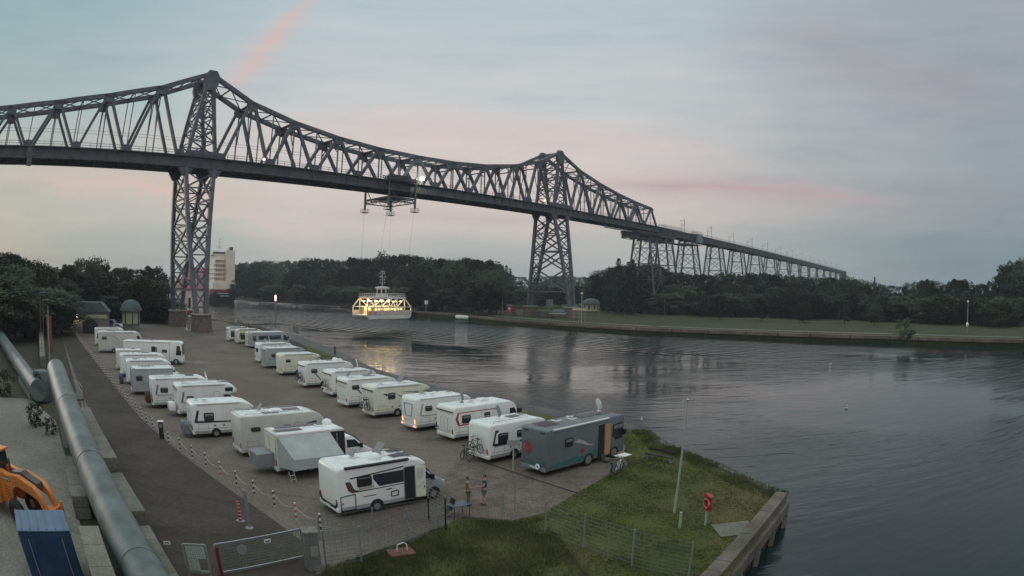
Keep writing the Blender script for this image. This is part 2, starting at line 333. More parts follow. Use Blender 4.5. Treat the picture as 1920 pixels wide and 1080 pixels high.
# grassy slope of the peninsula down to the water
mb = MB(); top = [qpts[-1]]+gpts+[corner]
for i in range(len(top)-1):
    a, b = Vector(top[i]), Vector(top[i+1]); n_ = Vector((.75, .66))
    for j in range(6):
        p, q = a.lerp(b, j/6), a.lerp(b, (j+1)/6)
        w1, w2 = [.75+.2*sin(k*2.3+i) for k in (j, j+1)]
        mb.add([(p.x-n_.x*.3, p.y-n_.y*.3, GZ-.01), (q.x-n_.x*.3, q.y-n_.y*.3, GZ-.01), (q.x+n_.x*w2*.35, q.y+n_.y*w2*.35, 1.2), (p.x+n_.x*w1*.35, p.y+n_.y*w1*.35, 1.2), (q.x+n_.x*w2, q.y+n_.y*w2, -.15), (p.x+n_.x*w1, p.y+n_.y*w1, -.15)], [(0, 1, 2, 3), (3, 2, 4, 5)])
struct('grass_slope', mb, m_grass)
# stone quay edge
mb = MB(); cv = Vector(corner); nn = Vector((dq.y, -dq.x))
if nn.x < 0: nn = -nn
for i in range(26):
    a = cv+dq*(i*1.2); b = cv+dq*(i*1.2+1.17)
    q = [a-nn*.75, b-nn*.75, b+nn*.06, a+nn*.06]; zt = GZ+.16+.008*(i % 3)
    mb.add([(p.x, p.y, z) for z in (GZ-.4, zt) for p in q], [(0, 1, 2, 3), (4, 5, 6, 7), (0, 1, 5, 4), (1, 2, 6, 5), (2, 3, 7, 6), (3, 0, 4, 7)])
    q = [a-nn*.5, b-nn*.5, b+nn*.28, a+nn*.28]
    mb.add([(p.x, p.y, z) for z in (.9, GZ-.42) for p in q], [(0, 1, 2, 3), (4, 5, 6, 7), (0, 1, 5, 4), (1, 2, 6, 5), (2, 3, 7, 6), (3, 0, 4, 7)])
for i in range(10):
    a = cv+dq*(i*3+.3); mb.beam((a.x+nn.x*.12, a.y+nn.y*.12, -1), (a.x+nn.x*.12, a.y+nn.y*.12, .9), .35)
tag(mb.build('quay_wall', m_stone, bevel=.02, seg=1), 'stone capped quay wall edging the grassy point above the water', 'quay wall')
b_ = MB(); c_ = G(1372, 993); b_.add([(c_.x-.9, c_.y-.9, GZ+.0), (c_.x+1.1, c_.y-.9, GZ), (c_.x+1.25, c_.y+.9, GZ), (c_.x-.9, c_.y+.9, GZ), (c_.x-.9, c_.y-.9, GZ+.05), (c_.x+1.1, c_.y-.9, GZ+.05), (c_.x+1.25, c_.y+.9, GZ+.05), (c_.x-.9, c_.y+.9, GZ+.05)], [(4, 5, 6, 7), (0, 1, 5, 4), (1, 2, 6, 5), (2, 3, 7, 6), (3, 0, 4, 7)])
tag(b_.build('concrete_slab', m_conc), 'square concrete slab set in the grass beside the quay wall', 'slab')
slab('yard', [XY(G(*p)) for p in [(0, 745), (60, 748), (105, 790), (130, 880), (150, 980), (180, 1120)]]+[(-60, -20), (-160, 60)], GZ+.004, m_earth)
# far land with its quay
fpts = [XY(G(x, y, 1.9)) for x, y in [(775, 583), (870, 591), (960, 600), (1070, 608), (1195, 615), (1400, 623), (1520, 627), (1670, 631), (1920, 638)]]
far = fpts+[(700, -330), (2500, -400), (2500, 3500), (-2500, 3500), (-1500, 1330), (-600, 700), (-230, 482), (-172, 440), (-110, 392), (-60, 320)]
slab('far_ground', far, 1.9, m_fgrass, -1.5)
# natural bank with reeds and stones on the far left shore
mb = MB(); bk = [(-46, 296), (-60, 320), (-110, 392), (-172, 440), (-230, 482), (-600, 700)]
for i in range(len(bk)-1):
    a, b = Vector(bk[i]), Vector(bk[i+1]); k = 14
    for j in range(k):
        p, q = a.lerp(b, j/k), a.lerp(b, (j+1)/k); n_ = Vector((-.66, -.75))
        wa, wb = 4+sin(j*1.7+i)*1.2, 4+sin((j+1)*1.7+i)*1.2
        mb.add([(p.x-n_.x*3, p.y-n_.y*3, 3.2), (q.x-n_.x*3, q.y-n_.y*3, 3.2), (q.x+n_.x*wb, q.y+n_.y*wb, -.2), (p.x+n_.x*wa, p.y+n_.y*wa, -.2), (p.x-n_.x*40, p.y-n_.y*40, 2.2), (q.x-n_.x*40, q.y-n_.y*40, 2.2)], [(0, 1, 2, 3), (4, 5, 1, 0)])
struct('canal_bank', mb, ground_mat('bank_grass', [(.045, .05, .022), (.085, .08, .045), (.06, .055, .035)], .12, bscale=1.2, bump=.8))
mb = MB()
for i in range(len(fpts)-1):
    a, b = Vector(fpts[i]), Vector(fpts[i+1]); n_ = Vector((-(b-a).y, (b-a).x)).normalized()
    L_ = (b-a).length; k = max(1, int(L_/9))
    for j in range(k):
        p, q = a.lerp(b, j/k), a.lerp(b, (j+.97)/k); o = .5
        qd = [p-n_*o, q-n_*o, q+n_*.9, p+n_*.9]
        mb.add([(v.x, v.y, z) for z in (1.2, 2.12) for v in qd], [(0, 1, 2, 3), (4, 5, 6, 7), (0, 1, 5, 4), (1, 2, 6, 5), (2, 3, 7, 6), (3, 0, 4, 7)])
tag(mb.build('quay_wall', ground_mat('far_quay_stone', [(.14, .095, .075), (.24, .17, .14), (.11, .085, .065)], .15, bscale=2, bump=.5)), 'long low reddish quay wall along the far shore of the canal', 'quay wall')
mb = MB()
for i in range(1, len(fpts)-1):
    a, b = Vector(fpts[i]), Vector(fpts[i+1]); n_ = Vector((-(b-a).y, (b-a).x)).normalized()
    mb.add([(a.x+n_.x*11, a.y+n_.y*11, 1.904), (b.x+n_.x*11, b.y+n_.y*11, 1.904), (b.x+n_.x*13.4, b.y+n_.y*13.4, 1.904), (a.x+n_.x*13.4, a.y+n_.y*13.4, 1.904)], [(0, 1, 2, 3)])
struct('far_path', mb, mat('path_sand', (.20, .18, .14), .9, var=.2, vscale=.3))
# ---------------------------------------------------------------- the high railway bridge
m_st = mat('bridge_steel', (.115, .120, .138), .55, .0, var=.3, vscale=.6, spec=.4)
m_st2 = mat('bridge_steel_deck', (.105, .110, .122), .6, 0, var=.25, vscale=.4, spec=.35)
m_brick = mat('plinth_masonry', (.16, .12, .095), .9, var=.35, vscale=1.2, bump=.6, bscale=6)
m_cap = mat('plinth_cap', (.30, .27, .23), .85, var=.2, vscale=2)
br = thing('railway_bridge', 'long high steel lattice railway bridge crossing the canal on two tall towers', 'bridge', BP(0, 0, 0), AB)
def Lb(s, w, z): return (s, w, z)
DZ0, DZ1 = 43.1, 46.0
MAIN = [(0, 69.0), (14.5, 62.4), (29, 58.8), (44.5, 56.4), (60, 55.2), (75.75, 54.9)]
SIDE = [(0, 69.0), (14.5, 63.4), (30.5, 59.9), (46.5, 57.4), (62.5, 55.7), (78.5, 54.6)]
main = MAIN+[(151.5-s, z) for s, z in MAIN[-2::-1]]
left = [(-s, z) for s, z in SIDE][::-1]
right = [(151.5+s, z) for s, z in SIDE]
WN, WF = 0.0, 9.0
def seg_z(pts, s):
    for (a, za), (b, zb) in zip(pts, pts[1:]):
        if a <= s <= b: return za+(zb-za)*(s-a)/(b-a)
    return pts[-1][1]
for w in (WN, WF):
    g = MB(); g.box(-88, 236.5, w-.35, w+.35, DZ0, DZ1)
    for z in (DZ0, DZ1): g.box(-88, 236.5, w-.6, w+.6, z-.09, z+.09)
    for i in range(0, 82): g.box(-87.9+i*4-.08, -87.9+i*4+.08, w-.55, w+.55, DZ0+.1, DZ1-.1)
    g.build('deck_girder', m_st2, br)
g = MB(); g.box(-88, 236.5, .36, 8.64, 45.2, 45.6)
for i in range(0, 41): g.box(-87+i*8-.25, -87+i*8+.25, .37, 8.63, 43.4, 45.19)
for i in range(40):
    s = -87+i*8; g.beam((s, .6, 43.3), (s+8, 8.4, 43.3), .35, .3); g.beam((s, 8.4, 43.3), (s+8, .6, 43.3), .35, .3)
for w in (2.4, 3.84, 5.6, 7.04): g.box(-88, 236.5, w-.05, w+.05, 45.6, 45.95)
g.build('track_deck', m_st2, br)
g = MB()
for w in (-1.25, 10.25):
    g.box(-88, 236.5, min(w, w+(1 if w < 0 else -1)*.9), max(w, w+(1 if w < 0 else -1)*.9), 45.72, 45.82)
    for z in (46.45, 47.05): g.beam((-88, w, z), (236.5, w, z), .09)
    for i in range(109): g.beam((-88+i*3, w, 45.8), (-88+i*3, w, 47.1), .09)
g.build('walkway_railing', m_st, br)
g = MB()
for w in (3.1, 6.3):
    g.beam((-88, w, 51.2), (236, w, 51.2), .06)
g.build('overhead_wire', m_st, br)
def gusset(mb, s, z, w, r):
    mb.prism([(s-r, z-.5), (s-r*.55, z-r*.95), (s+r*.55, z-r*.95), (s+r, z-.5), (s+r*.9, z+.5), (s-r*.9, z+.5)], w-.5, w+.5)
allspan = [left, main, right]
for w in (WN, WF):
    for k, sp in enumerate(allspan):
        c = MB()
        for (a, za), (b, zb) in zip(sp, sp[1:]): c.beam((a, w, za-.05), (b, w, zb-.05), 1.0, 1.15, (0, 0, 1))
        for (a, za) in sp:
            if za < 68: gusset(c, a, za-.3, w, 1.75)
        c.build('top_chord', m_st, br)
        # Warren diagonals, hangers
        for (a, za), (b, zb) in zip(sp, sp[1:]):
            mid = (a+b)/2
            tops = []
            if za < 68 : tops.append((a, za))
            if zb < 68 : tops.append((b, zb))
            if za > 68: mid_ = a+6.2; 
            elif zb > 68: mid_ = b-6.2
            else: mid_ = mid
            for (s, z) in tops:
                d = MB(); d.beam((s+(1.0 if mid_ > s else -1.0), w, z-1), (mid_+(-.7 if mid_ > s else .7), w, DZ1-.2), .8, .9, (0, 1, 0)); d.build('diagonal', m_st, br)
            gb = MB(); gb.prism([(mid_-1.7, DZ1), (mid_+1.7, DZ1), (mid_+.9, DZ1+1.5), (mid_-.9, DZ1+1.5)], w-.42, w+.42); gb.build('gusset_plate', m_st, br)
            if mid_ == mid: MB().beam((mid, w, DZ1+1), (mid, w, (za+zb)/2-.5), .28).build('hanger', m_st, br)
            for (s, z) in tops[:1]: MB().beam((s, w, DZ1), (s, w, z-1), .32).build('hanger', m_st, br)
# end posts: the truss ends slope down to the deck
for w in (WN, WF):
    for s0, s1, zt in ((230, 235.6, 54.6), (-78.5, -84, 54.6)):
        d = MB(); d.beam((s0, w, zt-.3), (s1, w, DZ1-.1), .7, .9, (0, 1, 0)); d.build('diagonal', m_st, br)
# lateral bracing between the two top chords
for sp in allspan:
    for (a, za), (b, zb) in zip(sp, sp[1:]):
        c = MB()
        if za < 68: c.beam((a, .4, za), (a, 8.6, za), .45, .6)
        if zb < 68: c.beam((b, .4, zb), (b, 8.6, zb), .45, .6)
        mid = (a+b)/2; zm = (za+zb)/2
        c.beam((mid, .4, zm), (mid, 8.6, zm), .3, .4)
        for (p, zp, q, zq) in ((a, za, mid, zm), (mid, zm, b, zb)):
            c.beam((p, .5, zp), (q, 8.5, zq), .24); c.beam((p, 8.5, zp), (q, .5, zq), .24)
        for (s, z) in ((a, za), (b, zb)):
            if z < 68:   # sway frame above the trains
                c.beam((s, .4, z-2.4), (s, 8.6, z-2.4), .3, .35)
                c.beam((s, .4, z-2.4), (s, 4.5, z-.2), .22); c.beam((s, 8.6, z-2.4), (s, 4.5, z-.2), .22)
                c.beam((s, .5, 52.4 if z > 56 else z-3), (s, 2.2, z-2.4), .22); c.beam((s, 8.5, 52.4 if z > 56 else z-3), (s, 6.8, z-2.4), .22)
        c.build('sway_bracing', m_st, br)
def tower(s0, plz):
    t = MB(); caps = []
    # cap with gussets at the head of each plane
    for w in (WN, WF):
        caps.append(MB().prism([(s0-2.3, 66.2), (s0-1.5, 64.2), (s0+1.5, 64.2), (s0+2.3, 66.2), (s0+2.2, 68.6), (s0+1.2, 69.9), (s0-1.2, 69.9), (s0-2.2, 68.6)], w-.6, w+.6))
        caps.append(MB().prism([(s0-6.6, DZ0-.2), (s0-5.2, DZ0-2.3), (s0-3.6, DZ0-2.3), (s0-2.2, DZ0-.2)], w-.5, w+.5))
        caps.append(MB().prism([(s0+6.6, DZ0-.2), (s0+5.2, DZ0-2.3), (s0+3.6, DZ0-2.3), (s0+2.2, DZ0-.2)], w-.5, w+.5))
        caps.append(MB().prism([(s0-5.4, DZ1+.02), (s0+5.4, DZ1+.02), (s0+4.6, DZ1+1.6), (s0-4.6, DZ1+1.6)], w-.45, w+.45))
    t.beam((s0, .4, 68.6), (s0, 8.6, 68.6), 1.5, .9)
    T = t.build('tower', m_st, br)
    for c_ in caps: c_.build('gusset_plate', m_st, T)
    H4 = 4.3
    def up(sd, z): return s0+sd*(H4+(1.1-H4)*(z-DZ1)/(65.5-DZ1))
    def lo(sd, w, z):
        k = (z-plz)/(DZ0-plz)
        s = s0+sd*(1.35+(H4-1.35)*k)
        wn = (-6+6*k) if w == WN else (15-6*k)
        return (s, wn, z)
    for w in (WN, WF):
        for sd in (-1, 1):
            l = MB(); l.beam((up(sd, DZ1), w, DZ1), (up(sd, 65.5), w, 65.5), .95, .95, (0, 1, 0)); l.build('leg', m_st, T)
            l = MB(); l.beam(lo(sd, w, DZ0), lo(sd, w, plz), 1.1, 1.1, (0, 1, 0)); l.build('leg', m_st, T)
    b = MB()
    zs = [46.6, 50.2, 53.6, 56.8, 59.8, 62.4, 64.6]
    for w in (WN, WF):
        for z0, z1 in zip(zs, zs[1:]):
            b.beam((up(-1, z0), w, z0), (up(1, z1), w, z1), .3); b.beam((up(1, z0), w, z0), (up(-1, z1), w, z1), .3); b.beam((up(-1, z1), w, z1), (up(1, z1), w, z1), .3)
    for sd in (-1, 1):   # portals across, above the trains
        zz = [53.6, 58.2, 62.4, 66]
        for z0, z1 in zip(zz, zz[1:]):
            b.beam((up(sd, z0), .3, z0), (up(sd, z1), 8.7, z1), .32); b.beam((up(sd, z0), 8.7, z0), (up(sd, z1), .3, z1), .32); b.beam((up(sd, z0), .3, z0), (up(sd, z0), 8.7, z0), .4)
        b.beam((up(sd, 47), .3, 50), (up(sd, 53.6), 2.6, 53.6), .3); b.beam((up(sd, 47), 8.7, 50), (up(sd, 53.6), 6.4, 53.6), .3)
    b.build('bracing', m_st, T)
    b = MB(); n = 8; zl = [DZ0-1.0-(DZ0-1.0-plz-1.5)*(i/n) for i in range(n+1)]
    for w in (WN, WF):   # narrow faces
        for z0, z1 in zip(zl, zl[1:]):
            b.beam(lo(-1, w, z0), lo(1, w, z1), .3); b.beam(lo(1, w, z0), lo(-1, w, z1), .3); b.beam(lo(-1, w, z1), lo(1, w, z1), .32)
    b.build('bracing', m_st, T)
    b = MB(); zl = [41.5, 35.2, 28.2, 20.6, 12.2]
    for sd in (-1, 1):   # wide faces
        for i, (z0, z1) in enumerate(zip(zl, zl[1:])):
            b.beam(lo(sd, WN, z0), lo(sd, WF, z1), .5, .5); b.beam(lo(sd, WF, z0), lo(sd, WN, z1), .5, .5)
            if i in (0, 1, 3): b.beam(lo(sd, WN, z1), lo(sd, WF, z1), .45, .45)
    b.build('bracing', m_st, T)
    for wc in (-6, 15):
        p = MB(); p.lathe([(3.3, 2.0-.3), (2.9, plz-.5)], 4, (s0, wc, 0)); 
        p.v = [((x-s0)*cos(pi/4)-(y-wc)*sin(pi/4)+s0, (x-s0)*sin(pi/4)+(y-wc)*cos(pi/4)+wc, z) for x, y, z in p.v]
        P = p.build('plinth', m_brick, br)
        q = MB(); q.box(s0-2.35, s0+2.35, wc-2.35, wc+2.35, plz-.5, plz-.05); q.build('plinth_cap', m_cap, P, bevel=.12, seg=1)
tower(.4, 6.6); tower(151.6, 6.4)
# viaduct of trestles running down beyond the main spans
def dz(s): return 46.0-.0074*(s-236.5)
vs_ = [236.5, 250.5, 289.5, 333, 376.5, 420, 463.5, 507, 550.5, 594, 637.5, 681, 724.5, 768, 811, 850]
for i, (a, b) in enumerate(zip(vs_, vs_[1:])):
    g = MB()
    for w in (.4, 8.6):
        n = max(2, int((b-a)/4)); 
        g.add([(a, w-.3, dz(a)-3.4), (b-.06, w-.3, dz(b)-3.4), (b-.06, w-.3, dz(b)), (a, w-.3, dz(a)), (a, w+.3, dz(a)-3.4), (b-.06, w+.3, dz(b)-3.4), (b-.06, w+.3, dz(b)), (a, w+.3, dz(a))], [(0, 1, 2, 3), (4, 5, 6, 7), (0, 1, 5, 4), (1, 2, 6, 5), (2, 3, 7, 6), (3, 0, 4, 7)])
        for j in range(n):
            s = a+(b-a)*j/n+.3; g.box(s-.08, s+.08, w-.45, w+.45, dz(s)-3.3, dz(s)-.1)
    g.add([(a, .75, dz(a)-.7), (b-.06, .75, dz(b)-.7), (b-.06, 8.25, dz(b)-.7), (a, 8.25, dz(a)-.7)], [(0, 1, 2, 3)])
    for w in (-1.0, 10.0):
        g.beam((a, w, dz(a)-.1), (b-.06, w, dz(b)-.1), .9, .12)
    g.build('viaduct_girder', m_st2, br)
    r = MB()
    for w in (-1.4, 10.4):
        for h in (.55, 1.15): r.beam((a, w, dz(a)+h), (b, w, dz(b)+h), .09)
        for j in range(int((b-a)/3)): s = a+j*3; r.beam((s, w, dz(s)), (s, w, dz(s)+1.15), .09)
    r.build('walkway_railing', m_st, br)
def trestle(s0, hs=3.7, splay=1.5):
    z1 = dz(s0)-3.5; z0 = 2.5; t = MB()
    def P(sd, w, z):
        k = (z-z0)/(z1-z0); s = s0+sd*(hs+splay*(1-k)); ww = (-4.8+5.2*k) if w == 0 else (13.8-5.2*k); return (s, ww, z)
    for sd in (-1, 1):
        for w in (0, 9): t.beam(P(sd, w, z1), P(sd, w, z0), .8, .8, (0, 1, 0))
        t.beam(P(sd, 0, z1-.2), P(sd, 9, z1-.2), .5, .8)
    n = 5
    for i in range(n):
        za = z1-(z1-z0)*i/n; zb = z1-(z1-z0)*(i+1)/n
        for w in (0, 9): t.beam(P(-1, w, za), P(1, w, zb), .24); t.beam(P(1, w, za), P(-1, w, zb), .24); t.beam(P(-1, w, zb), P(1, w, zb), .3)
        for sd in (-1, 1):
            t.beam(P(sd, 0, za), P(sd, 9, zb), .24); t.beam(P(sd, 9, za), P(sd, 0, zb), .24); t.beam(P(sd, 0, zb), P(sd, 9, zb), .3)
    for sd in (-1, 1):
        for w in (0, 9): x, y, z = P(sd, w, z0); t.box(x-1, x+1, y-1, y+1, 1.8, z0+.6)
    return t.build('trestle', m_st, br)
for s in (231.5, 250.5, 285.5, 328.8, 372, 415.5, 459, 502.5, 546, 589.5, 633, 676.5, 720, 763.5, 807): trestle(s)
# heads where the truss meets the viaduct: maintenance stagings, and the abutment
g = MB(); g.box(213, 240, -1.6, -1.0, 41.6, 42.0); g.box(215, 258, -.6, 9.6, 40.9, 42.1)
for s in (216, 224, 232, 240, 248, 256): g.box(s-.15, s+.15, -.6, 9.6, 38.6, 40.9)
g.box(215.5, 258, -.6, -.4, 38.5, 38.8); g.box(215.5, 258, 9.4, 9.6, 38.5, 38.8)
g.build('pier_head', m_st2, br)
g = MB()
for s, e in ((238, 262), (276, 292)):
    g.box(s, e, -2.4, -1.2, 45.6, 45.7)
    for z in (46.2, 46.8, 47.4): g.beam((s, -2.4, z), (e, -2.4, z), .09)
    for i in range(int((e-s)/2)+1): g.beam((s+i*2, -2.4, 45.6), (s+i*2, -2.4, 47.4), .09)
g.box(270, 292, -2.2, 11, 39.5, 39.7); g.box(284, 292, -2.6, -1.2, 41, 46)
for z in (40.2, 40.8): g.beam((270, -2.2, z), (292, -2.2, z), .1)
g.box(183, 207, -1.8, -.8, 40.6, 40.9); 
for s in (184, 190, 196, 202, 206.5): g.beam((s, -1.7, 40.7), (s, -1.0, 42.3), .16)
g.build('work_staging', mat('galvanised', (.24, .25, .26), .5, .3), br)
g = MB(); g.box(846, 850, -1, 10, 1.9, dz(850)-.2); g.build('abutment', m_st2, br)
for i in range(26):
    s = 248+i*20.5; w = -1.2 if i % 2 else 10.2
    g = MB(); g.beam((s, w, dz(s)), (s, w, dz(s)+7.6), .22); g.beam((s, w, dz(s)+6.8), (s, w+(2.9 if w < 0 else -2.9), dz(s)+6.5), .12); g.beam((s, w, dz(s)+5.6), (s, w+(2.6 if w < 0 else -2.6), dz(s)+6.4), .09)
    g.build('catenary_mast', mat('galvanised', (.24, .25, .26)), br)
g = MB(); g.box(-54.0, -52.3, -.9, -.4, 41.0, 43.2); g.box(-54.3, -52.0, -1.0, -.36, 43.2, 46.2); g.build('inspection_box', m_st, br)
# deck lamps
for (s, z, c, e) in ((19.2, 46.9, (1, .45, .2), 30), (139.5, 47.4, (1, .5, .22), 22)):
    g = MB(); g.lathe([(.12, -.3), (.33, -.1), (.33, .15), (.1, .35)], 8, (s, -1.5, z)); g.build('deck_lamp', mat('lamp_orange', (1, .5, .2), emit=14, ecol=c), br)
# ---------------------------------------------------------------- suspended ferry: carriage under the bridge, cables, gondola
m_car = mat('carriage_steel', (.13, .12, .12), .6, .2)
ca = thing('ferry_carriage', 'open steel carriage frame hanging under the middle of the bridge with four baskets', 'carriage', BP(68.5, 4.5, .8), AB)
g = MB(); X, Y = 5.3, 6.2
for z in (39.9, 38.7):
    for y in (-Y, Y): g.beam((-X, y, z), (X, y, z), .22, .3)
    for x in (-X, X): g.beam((x, -Y, z), (x, Y, z), .22, .3)
n = 6
for i in range(n):
    for y in (-Y, Y): a, b = -X+2*X*i/n, -X+2*X*(i+1)/n; g.beam((a, y, 39.9 if i % 2 else 38.7), (b, y, 38.7 if i % 2 else 39.9), .14)
    for x in (-X, X): a, b = -Y+2*Y*i/n, -Y+2*Y*(i+1)/n; g.beam((x, a, 39.9 if i % 2 else 38.7), (x, b, 38.7 if i % 2 else 39.9), .14)
g.build('ring_frame', m_car, ca)
g = MB(); g.add([(-X+.3, -Y+.3, 40.1), (X-.3, -Y+.3, 40.1), (X-.3, Y-.3, 40.1), (-X+.3, Y-.3, 40.1), (0, 0, 41.4)], [(0, 1, 4), (1, 2, 4), (2, 3, 4), (3, 0, 4), (3, 2, 1, 0)]); g.build('roof_sheet', mat('sheet_dark', (.05, .045, .045), .7), ca)
for x in (-X, X):
    for y in (-Y, Y):
        g = MB(); g.beam((x, y, 37), (x, y, 46.6), .5, .5); g.beam((x, y, 43.6), (x*.5, y, 40), .2); g.beam((x, y, 46.3), (x, y*.75, 46.3), .4, .4); g.build('corner_post', m_car, ca)
        b = MB(); b.box(x-1.1, x+1.1, y-.9, y+.9, 35.8, 35.95)
        for z in (36.4, 37.0):
            for (p, q) in (((-1.1, -.9), (1.1, -.9)), ((1.1, -.9), (1.1, .9)), ((1.1, .9), (-1.1, .9)), ((-1.1, .9), (-1.1, -.9))): b.beam((x+p[0], y+p[1], z), (x+q[0], y+q[1], z), .07)
        for dx in (-1.1, -.36, .36, 1.1):
            for dy in (-.9, .9): b.beam((x+dx, y+dy, 35.9), (x+dx, y+dy, 37.1), .06)
        b.build('basket', m_car, ca)
g = MB(); g.box(-6.5, 5, -Y-1.1, -Y-.2, 45.0, 46.0); g.box(-4.5, 1, -Y-1.1, -Y-.2, 46.0, 46.7)
for x in (-8, -3, 2, 6): g.torus((x, -Y-.7, 45.5), .45, .15, 'y', 10, 5)
g.build('drive_unit', mat('drive_dark', (.045, .042, .042), .7), ca)
g = MB(); g.lathe([(.15, -.5), (.6, -.3), (.6, .35), (.1, .65)], 10, (X+1.6, -Y-1.2, 46.6)); g.build('floodlight', mat('lamp_white', (1, .95, .75), emit=60, ecol=(1, .92, .66)), ca)
m_gon = mat('gondola_white', (.72, .68, .62), .5, var=.12, vscale=.6)
go = thing('ferry_gondola', 'white suspended ferry gondola with lit car deck hanging just above the water', 'ferry', BP(66.4, 4.5, 0), AB)
LX, LY = 8.9, 3.9
g = MB(); g.prism([(-LX, 4.6), (-LX+.9, 3.7), (LX-.9, 3.7), (LX, 4.6), (LX, 5.0), (-LX, 5.0)], -LY, LY); g.build('platform', m_gon, go, bevel=.05, seg=1)
for y in (-LY, LY):
    g = MB(); g.box(-LX+.2, LX-.2, y-.07, y+.07, 5.0, 6.25); 
    g.build('side_panel', mat('gondola_panel', (.66, .52, .44), .55, var=.15, vscale=1), go)
    g = MB(); t = 9.9; m1 = 7.3
    g.beam((-LX+.3, y, m1), (LX-.3, y, m1), .25, .25); g.beam((-6.2, y, t), (6.2, y, t), .3, .3)
    g.beam((-LX+.3, y, 5.2), (-LX+.3, y, m1), .3, .3); g.beam((LX-.3, y, 5.2), (LX-.3, y, m1), .3, .3)
    g.beam((-LX+.3, y, m1), (-6.0, y, t), .3, .3); g.beam((LX-.3, y, m1), (6.0, y, t), .3, .3)
    xs = [-6, -3, 0, 3, 6]
    for x in xs: g.beam((x, y, 5.2), (x, y, t), .26, .26)
    for a, b in zip(xs, xs[1:]):
        if a < 0: g.beam((a, y, t), (b, y, m1), .2, .2)
        else: g.beam((a, y, m1), (b, y, t), .2, .2)
    g.build('side_truss', m_gon, go)
g = MB(); g.box(-6.4, 6.4, -LY-.15, LY+.15, 10.05, 10.35); g.build('roof_deck', m_gon, go)
g = MB()
for z in (10.8, 11.35):
    for y in (-LY, LY): g.beam((-6.2, y, z), (6.2, y, z), .08)
    for x in (-6.2, 6.2): g.beam((x, -LY, z), (x, LY, z), .08)
for i in range(19):
    for y in (-LY, LY): x = -6.2+12.4*i/18; g.beam((x, y, 10.3), (x, y, 11.4), .07)
g.build('roof_railing', m_gon, go)
g = MB(); g.lathe([(2.0, 10.35), (2.0, 12.9), (2.35, 13.0), (2.35, 13.25), (1.2, 13.5)], 8, (0, 0, 0)); wh = g.build('wheelhouse', m_gon, go)
for i in range(8):
    a = 2*pi*(i+.5)/8; M = Matrix.Translation((0, 0, 0)) @ Matrix.Rotation(a, 4, 'Z'); g = MB(); g.box(1.83, 1.9, -.5, .5, 11.4, 12.6, M); g.build('window', mat('dark_glass', (.02, .025, .03), .1, spec=.6), wh)
g = MB(); g.tube([(0, 0, 13.4), (0, 0, 18.6)], .12, 6, .06)
for z, l in ((14.6, 1.0), (15.5, .8), (16.4, 1.2), (17.4, .9), (18.0, .5)): g.beam((-l, 0, z), (l, 0, z), .1); g.lathe([(.16, 0), (.16, .35)], 6, (l, 0, z)); g.lathe([(.14, 0), (.14, .3)], 6, (-l, 0, z))
g.torus((-.6, -.2, 16.6), .3, .09, 'y', 10, 5); g.build('mast', m_gon, go)
g = MB()
for y in (-2.6, 2.6): g.box(-5.8, 5.8, y-.75, y+.75, 5.0, 7.2)
g.build('cabin', mat('cabin_cream', (.6, .5, .3), .5), go)
for y in (-2.6, 2.6):
    for i in range(9):
        g = MB(); x = -5.0+i*1.25; g.box(x-.42, x+.42, y-.78, y-.755, 6.25+.1*(i % 3), 6.95); g.build('cabin_window', mat('lit_window', (1, .8, .35), emit=1.3, ecol=(1, .76, .33)), go)
for x in (-5, -2.5, 0, 2.5, 5):
    g = MB(); g.box(x-.5, x+.5, -3.3, -3.05, 8.9, 9.05); g.box(x-.5, x+.5, 3.05, 3.3, 8.9, 9.05); g.build('deck_lamp', mat('lamp_warm', (1, .8, .4), emit=9, ecol=(1, .78, .36)), go)
pl = bpy.data.lights.new('gondola_light', 'AREA'); po = bpy.data.objects.new('gondola_light', pl); S.collection.objects.link(po); po.parent = go; po.location = (0, 0, 9.7); pl.shape = 'RECTANGLE'; pl.size = 11; pl.size_y = 7; pl.energy = 1500; pl.color = (1, .76, .38)
g = MB(); g.torus((-5.6, -LY-.12, 5.7), .42, .1, 'y', 14, 6); g.torus((-7.6, -LY-.12, 5.7), .42, .1, 'y', 14, 6); g.build('life_ring', mat('ring_orange', (.7, .16, .05), .5), go)
g = MB(); C0 = BP(66.4, 4.5, 0); C1 = BP(68.5, 4.5, .8)
for sx in (-1, 1):
    for sy in (-1, 1):
        a = C1+Matrix.Rotation(AB, 3, 'Z') @ Vector((sx*X, sy*Y, 38.6)); b = C0+Matrix.Rotation(AB, 3, 'Z') @ Vector((sx*6, sy*LY, 10.3))
        g.tube([a-C1, b-C1], .022, 5)
co = g.build('suspension_cable', m_car); co.location = C1; tag(co, 'thin steel ropes hanging from the bridge carriage down to the gondola', 'cables')
# ---------------------------------------------------------------- motorhomes
m_white = mat('camper_white', (.83, .82, .77), .32, var=.06, vscale=.8)
m_cream = mat('camper_cream', (.74, .71, .58), .35, var=.06, vscale=.8)
m_beige = mat('camper_beige', (.60, .57, .52), .4, var=.08, vscale=.8)
m_grey = mat('camper_grey', (.38, .39, .39), .4, var=.08, vscale=.8)
m_silver = mat('camper_silver', (.42, .43, .44), .3, .3)
m_roof = mat('camper_roof', (.73, .74, .71), .45, var=.2, vscale=1.3)
m_rglass = mat('tinted_pane', (.030, .032, .036), .12, spec=.6)
m_skirt = mat('skirt_grey', (.34, .35, .35), .45)
m_blind = mat('window_blind', (.20, .20, .19), .5)
m_frame = mat('black_trim', (.02, .02, .022), .5)
m_tyre = mat('tyre_rubber', (.018, .018, .018), .85)
m_rim = mat('wheel_rim', (.35, .35, .36), .35, .6)
m_red = mat('tail_red', (.35, .02, .02), .35)
m_redlit = mat('tail_red_lit', (1, .12, .05), emit=3.5, ecol=(1, .20, .09))
m_plate = mat('number_plate', (.75, .75, .72), .5)
